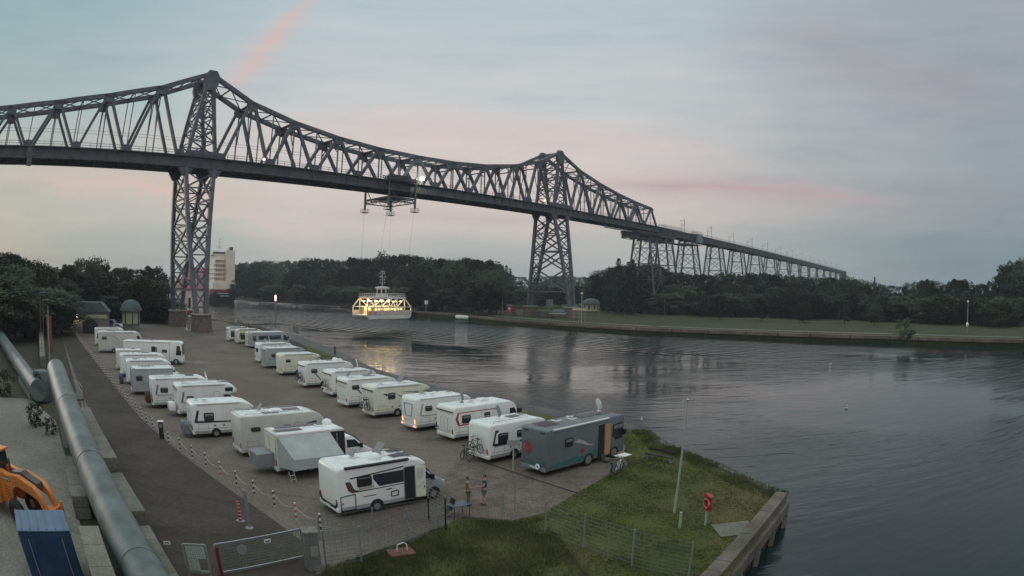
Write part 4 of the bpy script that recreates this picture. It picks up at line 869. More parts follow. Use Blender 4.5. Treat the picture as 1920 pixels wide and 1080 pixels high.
# long white truck pointing towards the open tarmac
TR = camper(D(px=(232, 676), len=10.4, kind='truck', h=3.35, w=2.4, hd=22, group=GL, body=m_white, win=[(6.9, 7.8, 1.75, 2.2)], door=5.2, lines=0, awning='white', axle=3.0, stripes=[([(8.15, .6), (8.2, .6), (8.2, 3.1), (8.15, 3.1)], 'grey')], hatches=[(2, 0, .6, 0), (5, 0, .6, 0)], label='long white truck camper standing across the row, its cab facing the open tarmac'))
add_door(TR, 5.1, 1.2, .6, 2.6, m_gbox, .3, False)
specs = [
 D(px=(918, 862), len=6.9, kind='semi', h=2.8, w=2.3, group=GR, rear=.2, win=[(.75, 1.65, 1.35, 2.1), (2.5, 3.3, 1.6, 2.1)], stripes=[([(.25, 1.3), (.5, 2.35), (.85, 2.35), (.75, 2.2), (.6, 2.15), (.45, 1.42), (3.3, 1.36), (3.3, 1.22), (.5, 1.2)], 'dark')], dish=(1.9, .1, 'base'), solar=[(3.2, .1, .9, .6)], rails=True, rearf=D(rack=1, ladder=0), awning=None, hatches=[(4.0, .1, .7, 0)], label='white motorhome with black framed side window and bicycle rack, beside the grey coach'),
 D(px=(852, 822), len=7.0, kind='integrated', h=2.8, w=2.3, group=GR, win=[(.75, 1.6, 1.45, 2.1), (3.0, 3.6, 1.5, 2.1)], stripes=[([(.12, 1.85), (.35, 2.35), (4.4, 2.35), (4.4, 2.28), (.5, 2.28), (.35, 1.85), (.55, 1.38), (4.4, 1.38), (4.4, 1.30), (.4, 1.28)], 'red')], dish=(1.9, .3, 'd'), hatches=[(2.6, 0, .45, 0)], rails=False, ac=(3.8, .1), rearf=D(rack=1, visor=1), awning=None, label='white motorhome with red lined windows, raised dark satellite dish and empty bike rack'),
 D(px=(781, 803), len=7.2, kind='semi', h=2.85, w=2.3, group=GR, rear=.3, win=[(.9, 1.6, 1.7, 2.15), (2.3, 3.4, 1.7, 2.0)], dish=(3.1, .2, 'base'), hatches=[(1.6, .2, .6, 0), (2.2, -.3, .4, 0), (4.2, 0, .6, 0)], lit=1, rearf=D(panel=1), rails=False, awning='white', label='rounded white motorhome with its tail lights glowing red'),
 D(px=(702, 779), len=7.6, kind='semi', h=2.95, w=2.3, group=GR, rear=.06, body=m_cream, win=[(1.5, 2.3, 1.7, 2.3)], stripes=[([(.9, 2.25), (1.45, 2.25), (1.45, 2.0)], 'dark'), ([(2.32, 2.25), (3.0, 1.75), (4.9, 1.65), (4.9, 1.72), (3.0, 1.9)], 'dark'), ([(2.8, 2.3), (4.9, 2.1), (4.9, 2.2), (3.6, 2.3)], 'dark')], hatches=[(1.4, 0, .45, 0), (3.9, .1, .8, 1)], rearf=D(rack=1, visor=1), solar=[], label='cream motorhome with angular black window graphics and two bikes on its rack'),
 D(px=(652, 760), len=7.2, kind='semi', h=2.9, w=2.3, group=GR, rear=.05, body=m_white, win=[(.55, 1.35, 1.85, 2.3)], stripes=[([(1.1, 1.8), (1.3, 1.8), (1.9, 1.2), (1.75, 1.2)], 'dark')], hatches=[(1.0, .2, .5, 1), (3.6, .3, .5, 1)], rearf=D(seams=1, visor=1), awning='white', label='boxy white motorhome with square black bumper line, behind the cream motorhome'),
 D(px=(623, 740), len=7.0, kind='semi', h=2.85, w=2.3, group=GR, rear=.12, win=win_r, dish=(3.9, .2, 'w'), rearf=D(visor=1, rack=1), label='white motorhome with one upright white dish and a single bike behind it'),
 D(px=(573, 723), len=7.2, kind='alcove', h=2.95, w=2.3, group=GR, win=[(.8, 1.6, 1.75, 2.25)], stripes=[([(1.2, 1.7), (1.4, 1.7), (2.0, 1.1), (1.85, 1.1)], 'dark')], rearf=D(rack=1, visor=1), dome=(4.6, .1), ac=(5.0, 0), label='white overcab motorhome with a high rounded nose and bikes stacked on its rear'),
 D(px=(529, 700), len=7.3, kind='semi', h=2.85, w=2.3, group=GR, rear=.2, body=m_cream, win=[(.6, 1.3, 1.75, 2.15)], rearf=D(), hatches=[(3.0, 0, .5, 0)], solar=[], label='plain cream motorhome with one small square rear side window'),
 D(px=(499, 687), len=7.8, kind='semi', h=2.95, w=2.3, group=GR, body=m_grey, win=[(.9, 1.5, 1.6, 2.1)], awning='white', rearf=D(seams=1, visor=1), label='grey sided motorhome with white roof edge, behind the plain cream motorhome'),
 D(px=(487, 677), len=7.2, kind='semi', h=3.0, w=2.3, group=GR, win=win_r, rearf=D(seams=1, win=(-.6, .6, 1.6, 2.2)), hatches=[(1.5, 0, .6, 1)], dish=(2.2, .2, 'w'), label='white motorhome with open roof hatch and low dish, tucked behind the grey sided one'),
 D(px=(472, 650), len=8.0, kind='integrated', h=3.0, w=2.35, group=GR, body=m_grey, win=[(.3, .9, 1.4, 2.3), (1.6, 2.6, 1.7, 2.3), (3.3, 5.6, 1.7, 2.2)], stripes=[([(1.5, 1.6), (6.2, 1.6), (6.2, 2.35), (1.5, 2.35)], 'blue')], label='grey coach style motorhome with long blue window band in the quay row'),
 D(px=(466, 648), len=6.2, kind='box', h=2.8, w=2.2, group=GR, body=m_cream, win=[], awning=None, rearf=D(seams=1), hatches=[(2, 0, .5, 0)], label='short cream camper squeezed beside the coach with blue window band'),
 D(px=(446, 642), len=7.0, kind='semi', h=2.9, w=2.3, group=GR, body=m_cream, win=[(.6, 1.6, .9, 2.2)], hatches=[(3, .2, .6, 0)], awning='dark', rails=False, label='cream motorhome with tall grey side panel, second from the far end of the quay row'),
 D(px=(429, 637), len=6.8, kind='semi', h=2.85, w=2.3, group=GR, body=m_white, win=[(.5, 1.5, .9, 2.2)], awning='dark', rearf=D(visor=1, ladder=1), label='white motorhome with dark glazed side, farthest of the quay row'),
]
for s in specs: camper(s)
m_coach = mat('coach_grey', (.155, .18, .19), .4, .1, var=.12, vscale=.7)
CO = camper(D(px=(1025, 886), roof=mat('coach_roof', (.16, .165, .165), .6, var=.3, vscale=1.5), len=7.9, kind='coach', h=3.15, w=2.42, hd=42, group=GR, body=m_coach, rear=.12, axle=4.0, lines=0, door=5, awning='grey', rails=False,
    win=[(1.6, 2.35, 1.75, 2.35), (6.5, 7.65, 1.6, 2.55)], hatches=[(2.5, .5, .55, 0), (3.7, .2, .55, 0), (4.1, .75, .4, 0)], solar=[(1.2, .2, 1.3, 1.2), (5.2, .3, 1.5, .9), (6.5, .2, 1.2, 1.0)], dish=(7.0, .6, 'w'), rearf=D(),
    stripes=[([(.15, .5), (4.6, .5), (5.4, .95), (4.6, 1.15), (3.8, .85), (2.6, .95), (.15, .7)], 'teal'), ([(3.1, 1.15), (3.45, 1.05), (3.55, 1.3), (3.3, 1.45)], 'red'), ([(2.45, 1.95), (3.3, 1.75), (3.9, 1.5), (4.6, 1.45), (3.9, 1.62), (3.4, 1.95), (2.9, 2.1)], 'champagne')],
    label='grey converted coach with underwater paintwork, octopus emblem and orange inner door standing open'))
add_door(CO, 4.9, 1.21, .45, 2.75, mat('door_orange', (.48, .24, .11), .5), .5, False)
g = MB(); X_ = -.012; cy, cz = .55, 1.75
g.prism([(cy+.24*cos(k*pi/7), cz+.24*sin(k*pi/7)) for k in range(14)], X_-.006, X_, 'x')
for k in range(8):
    a = k*pi/4+.2; pts = [(X_-.012, cy+r_*cos(a+(r_-.2)*2), cz+r_*sin(a+(r_-.2)*2)) for r_ in (.2, .32, .44, .52)]; g.tube(pts, .04, 5, .012)
g.build('octopus_emblem', mat('emblem_red', (.45, .05, .05), .5), CO)
g = MB(); g.prism([(-1.1, .45), (1.1, .45), (1.1, .75), (.3, .95), (-.2, .8), (-1.1, 1.05)], -.018, -.0, 'x'); g.build('painted_seabed', m_stripe['teal'], CO)
g = MB()
for y in (-.9, -.75, -.6, .6, .75, .9): g.box(-.03, 0, y-.04, y+.04, 2.86, 2.96)
g.build('marker_lamp', m_frame, CO)
g = MB(); g.torus((-.14, -.5, .62), .14, .07, 'x', 12, 6); g.build('rear_lamp', m_white, CO)
g = MB(); g.box(5.3, 5.95, -1.75, -1.3, .22, .27); g.box(5.3, 5.34, -1.6, -1.22, .27, .6); g.build('entry_step', m_alu, CO)
# ---------------------------------------------------------------- bikes
def bike(px, rz, label, col, z=GZ, lean=0, group='bicycles', covered=None):
    loc = G(*px) if z == GZ else Vector(px+(0,))
    if z != GZ: loc = Vector((px[0], px[1], z))
    t = thing('bicycle', label, 'bicycle', loc, rz, group); t.rotation_euler = (R(lean), 0, rz)
    for x in (-.52, .52):
        g = MB(); g.torus((x, 0, .34), .31, .028, 'y', 18, 5); w = g.build('wheel', m_tyre, t)
        g = MB()
        for k in range(8): g.beam((x, 0, .34), (x+.3*cos(k*pi/4), 0, .34+.3*sin(k*pi/4)), .012)
        g.tube([(x, -.05, .34), (x, .05, .34)], .03, 6); g.build('spokes', m_alu, w)
    g = MB(); A, B, C_, D_ = (-.52, 0, .34), (-.1, 0, .32), (-.22, 0, .82), (.36, 0, .84)
    for p, q in ((A, B), (A, C_), (B, C_), (C_, D_), (B, D_), (D_, (.52, 0, .34))): g.tube([p, q], .022, 6)
    g.build('frame', col, t)
    g = MB(); g.tube([(-.22, 0, .82), (-.25, 0, .95)], .018, 5); g.prism([(-.4, .95), (-.1, .96), (-.12, 1.02), (-.4, 1.03)], -.08, .08); g.build('saddle', m_frame, t)
    g = MB(); g.tube([(.36, 0, .84), (.33, 0, 1.05)], .018, 5); g.tube([(.22, -.28, 1.08), (.34, -.15, 1.05), (.34, .15, 1.05), (.22, .28, 1.08)], .018, 5); g.build('handlebar', m_frame, t)
    return t
mb_k = mat('bike_black', (.03, .03, .035), .4); mb_w = mat('bike_white', (.6, .6, .6), .4); mb_r = mat('bike_red', (.25, .03, .04), .4)
bike((1146, 893), R(75), 'black bicycle with red panniers parked beside the white folding table', mb_k)
bike((1160, 886), R(60), 'white framed bicycle leaning by the white folding table', mb_w)
bike((873, 858), R(70), 'dark bicycle standing free on the tarmac by the white motorhome next to the coach', mb_k)
bike((893, 862), R(35), 'dark bicycle leaning against the back of the white motorhome next to the coach', mb_k)
def on_rack(px, hd, off, label, col, dz_=.75):
    c = G(px[0], px[1], GZ+.36); d = Vector((cos(R(hd)), sin(R(hd)), 0)); n = Vector((-d.y, d.x, 0))
    p = c-d*off+n*1.1; return bike((p.x, p.y), R(hd+90), label, col, z=GZ+dz_)
on_rack((702, 779), 42.5, .3, 'black bicycle, inner one on the rack of the cream motorhome', mb_k)
on_rack((702, 779), 42.5, .52, 'grey bicycle, outer one on the rack of the cream motorhome', mb_w)
on_rack((573, 723), 42.5, .3, 'dark bicycle, inner one on the rack of the motorhome with the rounded nose', mb_k)
on_rack((573, 723), 42.5, .52, 'dark bicycle, outer one on the rack of the motorhome with the rounded nose', mb_k)
on_rack((623, 740), 42.5, .35, 'dark bicycle on the rack of the motorhome with the upright white dish', mb_k)
on_rack((918, 862), 42.5, .35, 'bicycle with black frame held on the rack of the motorhome beside the coach', mb_k)
def cover(px, hd, off, label, col, w=1.7, h=1.1, d_=.5, z=GZ+.5, name='covered_bicycles', cat='covered bikes', sh=1.15):
    c = G(px[0], px[1], GZ+.36); d = Vector((cos(R(hd)), sin(R(hd)), 0)); n = Vector((-d.y, d.x, 0)); p = c-d*off+n*sh
    g = MB(); g.prism([(-w/2, 0), (w/2, 0), (w/2*.96, h*.6), (w/2*.7, h*.92), (w*.1, h*.8), (-w/2*.6, h), (-w/2*.95, h*.7)], -d_/2, d_/2)
    o = g.build(name, col, bevel=.12, seg=3); o.location = (p.x, p.y, z); o.rotation_euler = (0, 0, R(hd+90)); return tag(o, label, cat)
cover((288, 760), 42.5, .45, 'dark red tarpaulin over bikes at the back of an overcab motorhome', mat('cover_maroon', (.07, .015, .02), .7, var=.4, vscale=2))
cover((364, 815), 42.5, .5, 'translucent grey green sheet over a bike behind the motorhome with black swoosh', mat('cover_sheet', (.16, .19, .18), .6, var=.4, vscale=3), z=GZ+.3)
cover((336, 776), 42.5, .5, 'white rounded scooter box on the back of an overcab motorhome', m_white, w=1.2, h=.9, d_=.7, name='scooter_box', cat='box')
cover((241, 715), 42.5, .9, 'dark blue covered scooter standing on the tarmac behind the purple striped motorhome', mat('cover_blue', (.035, .045, .085), .6, var=.3, vscale=2), z=GZ, h=1.2)
# tables
t = thing('folding_table', 'white folding table on the grass edge in front of the grey coach', 'table', G(1167, 872), R(40))
MB().box(-.55, .55, -.35, .35, .71, .74).build('tabletop', mat('table_white', (.75, .76, .66), .5), t)
for x in (-.45, .45):
    for y in (-.28, .28): g = MB(); g.tube([(x, y, 0), (x, y, .71)], .018, 5); g.build('leg', m_alu, t)
t = thing('camping_table', 'dark folding camping table by the bonnet of the motorhome with the dark awning', 'table', G(860, 968), R(40))
MB().box(-.55, .55, -.35, .35, .69, .72).build('tabletop', mat('table_dark', (.06, .07, .08), .35), t)
for x in (-.48, .48):
    for y in (-.3, .3): g = MB(); g.tube([(x, y, 0), (x, y, .69)], .018, 5); g.build('leg', m_frame, t)
t = thing('camping_chair', 'dark folding camping chair beside the camping table', 'chair', G(838, 968), R(-60))
MB().box(-.25, .25, -.22, .22, .42, .45).build('seat', m_frame, t)
g = MB(); g.add([(-.25, .22, .45), (.25, .22, .45), (.25, .38, 1.0), (-.25, .38, 1.0), (-.25, .25, .45), (.25, .25, .45), (.25, .41, 1.0), (-.25, .41, 1.0)], [(0, 1, 2, 3), (4, 5, 6, 7), (0, 1, 5, 4), (2, 3, 7, 6), (0, 3, 7, 4), (1, 2, 6, 5)]); g.build('backrest', m_frame, t)
for x in (-.24, .24): g = MB(); g.tube([(x, -.22, 0), (x, .24, .45)], .015, 5); g.tube([(x, .22, 0), (x, -.22, .45)], .015, 5); g.build('leg', m_alu, t)
# ---------------------------------------------------------------- people
m_skin = mat('skin', (.42, .24, .17), .6)
def skinmesh(name, V, E_, rad, m, parent, sub=2):
    me = bpy.data.meshes.new(name); me.from_pydata(V, E_, []); o = bpy.data.objects.new(name, me); S.collection.objects.link(o)
    md = o.modifiers.new('s', 'SKIN'); md.use_smooth_shade = True
    for i, r_ in enumerate(rad): me.skin_vertices[0].data[i].radius = (r_, r_*.85)
    me.skin_vertices[0].data[0].use_root = True
    o.modifiers.new('d', 'SUBSURF').levels = sub; o.modifiers['d'].render_levels = sub
    me.materials.append(m)
    dg = bpy.context.evaluated_depsgraph_get(); dg.update(); nm = bpy.data.meshes.new_from_object(o.evaluated_get(dg)); o.modifiers.clear(); o.data = nm
    o.parent = parent; return o
def person(px, rz, label, top, leg, hair, h=1.76, shorts=False, arm=0, z=GZ, loc=None):
    k = h/1.76; t = thing('person', label, 'person', loc or G(px[0], px[1], z), rz); t.scale = (k, k, k)
    # x right, y forward, z up
    V = [(0, 0, .95), (0, -.01, 1.12), (0, -.02, 1.32), (0, -.01, 1.47), (0, .01, 1.55)]
    E_ = [(0, 1), (1, 2), (2, 3), (3, 4)]; rad = [.15, .135, .15, .09, .055]
    def chain(pts, rs, root):
        nonlocal V, E_, rad
        p = root
        for q, r_ in zip(pts, rs): V.append(q); rad.append(r_); E_.append((p, len(V)-1)); p = len(V)-1
        return p
    hands = []
    for sd in (-1, 1):
        if arm and sd == arm: pts = [(sd*.19, -.01, 1.42), (sd*.25, .05, 1.16), (sd*.1, .27, 1.12)]
        else: pts = [(sd*.19, -.01, 1.42), (sd*.25, -.02, 1.14), (sd*.24, .06, .88)]
        i = chain(pts, [.07, .048, .03], 3); hands.append((i, sd))
        j = chain([(sd*.09, 0, .88), (sd*.10, .02, .50), (sd*.10, -.01, .09)], [.1, .062, .042], 0)
        chain([(sd*.11, .13, .035)], [.035], j)
    b = skinmesh('body', V, E_, rad, m_skin, t)
    for i, sd in hands:   # palm, four fingers, thumb
        c = Vector(V[i]); d = (c-Vector(V[i-1])).normalized(); s_ = Vector((0, 1, 0)) if abs(d.y) < .7 else Vector((1, 0, 0))
        HV = [tuple(c), tuple(c+d*.09)]; HE = [(0, 1)]; HR = [.026, .032]
        for f in range(4):
            o_ = s_*(.03*(f-1.5)); l = (.06, .075, .07, .052)[f]; n0 = len(HV)
            HV += [tuple(c+d*.1+o_), tuple(c+d*(.1+l*.6)+o_+Vector((-sd*.008, 0, 0))), tuple(c+d*(.1+l)+o_+Vector((-sd*.022, 0, 0)))]; HR += [.010, .009, .008]; HE += [(1, n0), (n0, n0+1), (n0+1, n0+2)]
        n0 = len(HV); HV += [tuple(c+d*.04+s_*.045), tuple(c+d*.085+s_*.06)]; HR += [.011, .009]; HE += [(0, n0), (n0, n0+1)]
        skinmesh('hand', HV, HE, HR, m_skin, b, 1)
    g = MB(); prof = [(.03, 1.53), (.065, 1.56), (.085, 1.62), (.092, 1.68), (.085, 1.73), (.05, 1.77), (.01, 1.78)]
    g.lathe(prof, 14, (0, .015, 0)); g.v = [(x*.88, y*1.06 if y > 0 else y*1.12, z_) for x, y, z_ in g.v]
    g.prism([(-.012, 1.63), (.012, 1.63), (.008, 1.675), (-.008, 1.675)], .10, .135, 'y') ; 
    for sd in (-1, 1): g.box(sd*.08-.01, sd*.08+.01, -.01, .025, 1.63, 1.685)
    hd_ = g.build('head', m_skin, b, smooth=60)
    g = MB()
    for sd in (-1, 1): g.box(sd*.033-.011, sd*.033+.011, .1, .112, 1.672, 1.682)
    g.box(-.022, .022, .098, .108, 1.598, 1.606); g.build('face', m_frame, hd_)
    g = MB(); g.lathe([(.094, 1.66), (.1, 1.70), (.094, 1.745), (.06, 1.785), (.01, 1.797)], 14, (0, -.012, 0)); g.v = [(x*.93, y*1.1, z_) for x, y, z_ in g.v]; g.build('hair', hair, t, smooth=60)
    # clothes follow the same skeleton, a little thicker
    TV = [(0, 0, .90), (0, -.01, 1.12), (0, -.02, 1.32), (0, -.01, 1.45)]; TE = [(0, 1), (1, 2), (2, 3)]; TR_ = [.165, .155, .168, .10]
    for i, sd in hands:
        a = V[i-2]; e = V[i-1]; m2 = tuple((a[q]+e[q])/2 for q in range(3)); n0 = len(TV); TV += [a, m2]; TE += [(3, n0), (n0, n0+1)]; TR_ += [.088, .072]
    skinmesh('shirt', TV, TE, TR_, top, t)
    PV = [(0, 0, .97)]; PE = []; PR = [.16]
    for sd in (-1, 1):
        n0 = len(PV); end = .52 if shorts else .12; PV += [(sd*.09, 0, .86), (sd*.10, .02, .52)]; PR += [.115, .085]; PE += [(0, n0), (n0, n0+1)]
        if not shorts: PV.append((sd*.10, -.005, .12)); PR.append(.062); PE.append((n0+1, n0+2))
    skinmesh('trousers', PV, PE, PR, leg, t)
    for sd in (-1, 1):
        g = MB(); g.box(sd*.105-.05, sd*.105+.05, -.09, .19, 0, .08); g.build('shoe', m_frame, t, bevel=.03, seg=2)
    return t
c_dark = mat('cloth_dark', (.04, .045, .06), .8); c_grey = mat('cloth_grey', (.12, .12, .13), .8); c_tan = mat('cloth_tan', (.22, .14, .09), .8); c_green = mat('cloth_khaki', (.13, .12, .07), .8)
hair_b = mat('hair_brown', (.06, .035, .02), .7); hair_g = mat('hair_grey', (.25, .24, .23), .7)
person((878, 948), R(-80), 'person in tan shirt and khaki trousers talking near the fence corner', c_tan, c_green, hair_b, 1.74, arm=1)
person((908, 946), R(95), 'person in dark shirt and grey shorts facing the other near the fence corner', c_dark, c_grey, hair_b, 1.80, shorts=True, arm=-1)
person((628, 667), R(10), 'person in dark coat looking over the canal behind the motorhome with the rounded nose', c_dark, c_dark, hair_g, 1.78)
person((466, 617), R(-40), 'person in black standing on the quay beside the small information board', c_dark, c_dark, hair_b, 1.75)
person((880, 588), R(0), 'person in dark clothes walking on the far quay by a white float', c_dark, c_dark, hair_b, 1.8, z=1.95)
# ---------------------------------------------------------------- bollards of the lane
m_bw = mat('bollard_white', (.62, .60, .57), .6); m_br = mat('bollard_red', (.40, .05, .045), .6); m_bk = mat('bollard_black', (.035, .032, .032), .6)
bx = [602, 556, 515, 477, 444, 414, 386.5, 361, 338.5, 317, 287, 275.5, 266, 256, 248, 241.5]
by = [996, 975, 950, 930, 911, 893, 875, 860, 845, 833, 806, 795, 784, 774, 765, 757]
more = [(241.5, 757), (145, 632)]
pos = [G(x, y) for x, y in zip(bx, by)]
a, b = pos[-1], G(143, 629); n = 34
for i in range(1, n+1): pos.append(a.lerp(b, i/n))
def bollard(red):
    t = thing('bollard', 'x', 'bollard'); H0 = .95; n_ = 6
    post = MB().tube([(0, 0, 0), (0, 0, H0)], .055, 10).build('post', m_bw, t, smooth=40)
    for k in range(3):
        z = H0*(k*2+.7)/n_; g = MB(); g.tube([(0, 0, z), (0, 0, z+H0/n_)], .0575, 10); g.build('band', m_br if red else m_bk, post, smooth=40)
    g = MB(); g.lathe([(.06, 0), (.055, .03), (.01, .05)], 10, (0, 0, H0)); g.build('cap', m_bw, t)
    return t
pr_, pk_ = bollard(True), bollard(False); used = set()
words = ['first', 'second', 'third', 'fourth', 'fifth', 'sixth', 'seventh', 'eighth', 'ninth', 'tenth', 'eleventh', 'twelfth', 'thirteenth', 'fourteenth', 'fifteenth', 'sixteenth']
for i, p in enumerate(pos):
    red = i in (1, 5) or i > 12 and i % 2 == 0; src = pr_ if red else pk_
    tilt = random.uniform(-.03, .03)
    if red not in used: o = src; o.location = p; used.add(red)
    else: o = copy_tree(src, p, 0)
    o.rotation_euler = (tilt, tilt*.6, 0)
    if i < 16: o['label'] = '%s striped bollard of the lane line, counted from the fence pillar' % words[i]
    else: o['label'] = '%s striped bollard of the lane line, counted from the fence pillar' % ordw(i+1)
    o['group'] = 'striped bollards with chain along the lane' if i < 16 else 'striped bollards in the far part of the lane line'
g = MB()
for i in range(len(pos)-1):
    p, q = pos[i], pos[i+1]; pts = [p.lerp(q, k/6)+Vector((0, 0, .82-.45*4*(k/6)*(1-k/6)*.8)) for k in range(7)]; g.tube(pts, .013, 4, cap=False)
tag(g.build('chain', mat('chain_white', (.45, .42, .38), .6)), 'thin pale chain sagging between the striped bollards of the lane', 'chain')
# ---------------------------------------------------------------- big pipe between block walls
m_pipe = mat('pipe_metal', (.115, .138, .128), .48, .1, var=.38, vscale=.55)
def pipe(name, pts, r, label):
    t = thing(name, label, 'pipe', pts[0])
    P0 = pts[0]; loc = [p-P0 for p in pts]
    g = MB(); g.tube(loc, r, 40); g.build('pipe_shell', m_pipe, t, smooth=50)
    d = (loc[1]-loc[0]); n_ = max(1, int(d.length/10))
    for i in range(1, n_+1): c = loc[0]+d*(i/(n_+.5)); u = d.normalized(); MB().tube([c-u*.04, c+u*.04], r+.018, 40).build('flange', m_pipe, t, smooth=50)
    for i in range(n_): c = loc[0]+d*((i+.5)/n_); MB().box(c.x-.35, c.x+.35, c.y-.6, c.y+.6, GZ-P0.z, c.z-r*.7).build('support', m_conc, t, bevel=.02, seg=1)
    return t
pa, pb = Vector((-31.34, 32.24, 6.13)), Vector((-14.89, 18.0, 3.77)); pd = (pb-pa).normalized()
pipe('large_pipe', [pa-pd*7, pb+pd*7], 1.0, 'large grey green pipe sloping down between the two concrete block walls')
a2 = G(-25, 588, 3.2); b2 = G(72, 738, 3.2)
pipe('large_pipe', [b2+Vector((0, 0, .3)), a2+Vector((0, 0, .3))], 1.1, 'thinner grey pipe leading away on low supports to the dark trees')
t = thing('pipe_junction', 'grey steel elbow box joining the two pipes', 'junction box', G(82, 742, 2.6))
g = MB(); g.box(-.9, .9, -.9, .9, -.5, 2.6); g.build('housing', m_pipe, t, bevel=.1, seg=2, loc=None)
g = MB(); g.torus((.2, -1.0, 1.9), .5, .1, 'y', 14, 6); g.build('flange', m_frame, t)
t = thing('steel_platform', 'small dark steel platform with railing beside the end of the large pipe', 'platform', G(138, 745, 4.2), AB+R(90))
MB().box(-1.6, 1.6, -1, 1, 0, .12).build('grating', mat('grating', (.06, .07, .065), .7), t)
g = MB()
for x in (-1.5, 1.5):
    for y in (-.9, .9): g.beam((x, y, -2.2), (x, y, .0), .12); g.beam((x, y, .1), (x, y, 1.1), .06)
g.build('frame', m_alu, t)
g = MB()
for z in (.6, 1.1):
    for y in (-.9, .9): g.beam((-1.5, y, z), (1.5, y, z), .05)
g.build('railing', m_alu, t)
def wall(name, segs, label, wdt=1.1):
    "segs: (p, q, top) runs of stacked blocks"
    t = thing(name, label, 'block wall', (segs[0][0].x, segs[0][0].y, GZ)); P0 = Vector((segs[0][0].x, segs[0][0].y, GZ))
    for p, q, ztop in segs:
        p, q = Vector((p.x, p.y, 0)), Vector((q.x, q.y, 0)); u = (q-p).normalized(); n_ = Vector((-u.y, u.x, 0)); L_ = (q-p).length; k = max(1, round(L_/1.9)); rows = max(1, round((ztop-GZ)/.85)); hz = (ztop-GZ)/rows
        for r_ in range(rows):
            g = MB()
            for j in range(k):
                a, b = p+u*(L_*j/k+.012), p+u*(L_*(j+1)/k-.012); z0, z1 = GZ+hz*r_+.008, GZ+hz*(r_+1)-.004
                c = [a-n_*wdt/2, b-n_*wdt/2, b+n_*wdt/2, a+n_*wdt/2]
                g.add([(v.x-P0.x, v.y-P0.y, z-P0.z) for z in (z0, z1) for v in c], [(0, 1, 2, 3), (4, 5, 6, 7), (0, 1, 5, 4), (1, 2, 6, 5), (2, 3, 7, 6), (3, 0, 4, 7)])
            g.build('block_course', m_conc, t, bevel=.03, seg=1)
    return t
wall('block_wall', [(G(158, 764, 4.6), G(205, 858, 4.6), 4.6), (G(214, 886, 3.8), G(255, 958, 3.8), 3.8), (G(262, 985, 3.2), G(330, 1110, 3.2), 3.2)], 'stepped wall of pale concrete blocks between the large pipe and the lane')
wall('block_wall', [(G(165, 985, 4.3), G(205, 1110, 4.3), 4.3), (G(132, 855, 3.4), G(148, 930, 3.4), 3.4)], 'pale concrete block wall between the blue container and the large pipe')
wall('block_wall', [(G(76, 612, 3.6), G(80, 668, 3.6), 3.6), (G(40, 705, 2.9), G(62, 735, 2.9), 2.9)], 'mossy concrete block wall beside the thinner pipe')
# ---------------------------------------------------------------- blue container
c = G(117, 956, 4.6); c_b = G(28, 956, 4.6); an = atan2(c.y-c_b.y, c.x-c_b.x)
t = thing('steel_container', 'dark blue steel container with lighter blue lid in the yard by the block wall', 'container', (c_b.x, c_b.y, GZ), an)
CW, CD = (c-c_b).length, 2.35
m_blue = mat('container_blue', (.022, .055, .115), .5, var=.25, vscale=.8); m_blue2 = mat('container_lid', (.06, .12, .19), .55, var=.15, vscale=.8)
MB().box(0, CW, -CD, 0, .12, 2.5).build('body', m_blue, t, bevel=.04, seg=1)
g = MB()
for i in range(15): g.box(.12+i*(CW-.3)/14, .19+i*(CW-.3)/14, -CD-.045, -CD-.001, .25, 2.35)
for i in range(11):
    for x in (0, CW): g.box(x-.04, x+.04, -CD+.12+i*.2, -CD+.19+i*.2, .25, 2.35)
g.build('ribs', m_blue, t)
g = MB(); g.box(-.04, CW+.04, -CD-.04, .04, 2.5, 2.56); g.build('lid', m_blue2, t, bevel=.02, seg=1)
g = MB()
for i in range(6): g.box(.2+i*CW/6, .28+i*CW/6, -CD+.1, -.1, 2.56, 2.585)
g.build('lid_rib', m_blue2, t)
for x in (.5, CW-.5): g = MB(); g.tube([(x, -CD-.08, .5), (x, -CD-.08, 2.2)], .025, 6); g.build('locking_bar', m_gbox, t)
# ---------------------------------------------------------------- orange loader
t = thing('wheel_loader', 'orange wheel loader with arched lift arm parked behind the blue container', 'loader', G(36, 968), R(8)); m_or = mat('loader_orange', (.55, .17, .03), .45, var=.2, vscale=1.2)
g = MB(); g.prism([(-.9, 1.0), (-.9, 2.6), (-.2, 2.75), (.6, 2.65), (1.5, 2.75), (2.8, 2.45), (3.3, 2.0), (3.55, 1.2), (3.35, 1.1), (3.0, 1.8), (2.3, 2.0), (1.3, 2.15), (.8, 1.9), (.6, 1.0)], -.75, -.35); arm_ = g.build('lift_arm', m_or, t, bevel=.04, seg=1)
g = MB(); g.prism([(-.9, 1.0), (-.9, 2.6), (-.2, 2.75), (.6, 2.65), (1.5, 2.75), (2.8, 2.45), (3.3, 2.0), (3.55, 1.2), (3.35, 1.1), (3.0, 1.8), (2.3, 2.0), (1.3, 2.15), (.8, 1.9), (.6, 1.0)], .35, .75); g.build('lift_arm', m_or, t, bevel=.04, seg=1)
g = MB(); g.box(3.1, 3.7, -.85, .85, .75, 1.3); g.box(3.6, 3.75, -.95, -.75, .3, 1.5); g.box(3.6, 3.75, .75, .95, .3, 1.5); g.build('quick_coupler', m_or, t, bevel=.03, seg=1)
g = MB(); g.box(-3.4, -.4, -1.1, 1.1, .9, 2.3); g.build('body', m_or, t, bevel=.08, seg=2)
g = MB(); g.box(-2.0, -.5, -.75, .75, 2.3, 3.5); g.build('cab', m_rglass, t, bevel=.06, seg=1)
g = MB(); g.box(-2.1, -.4, -.85, .85, 3.5, 3.6); g.build('cab_roof', m_or, t)
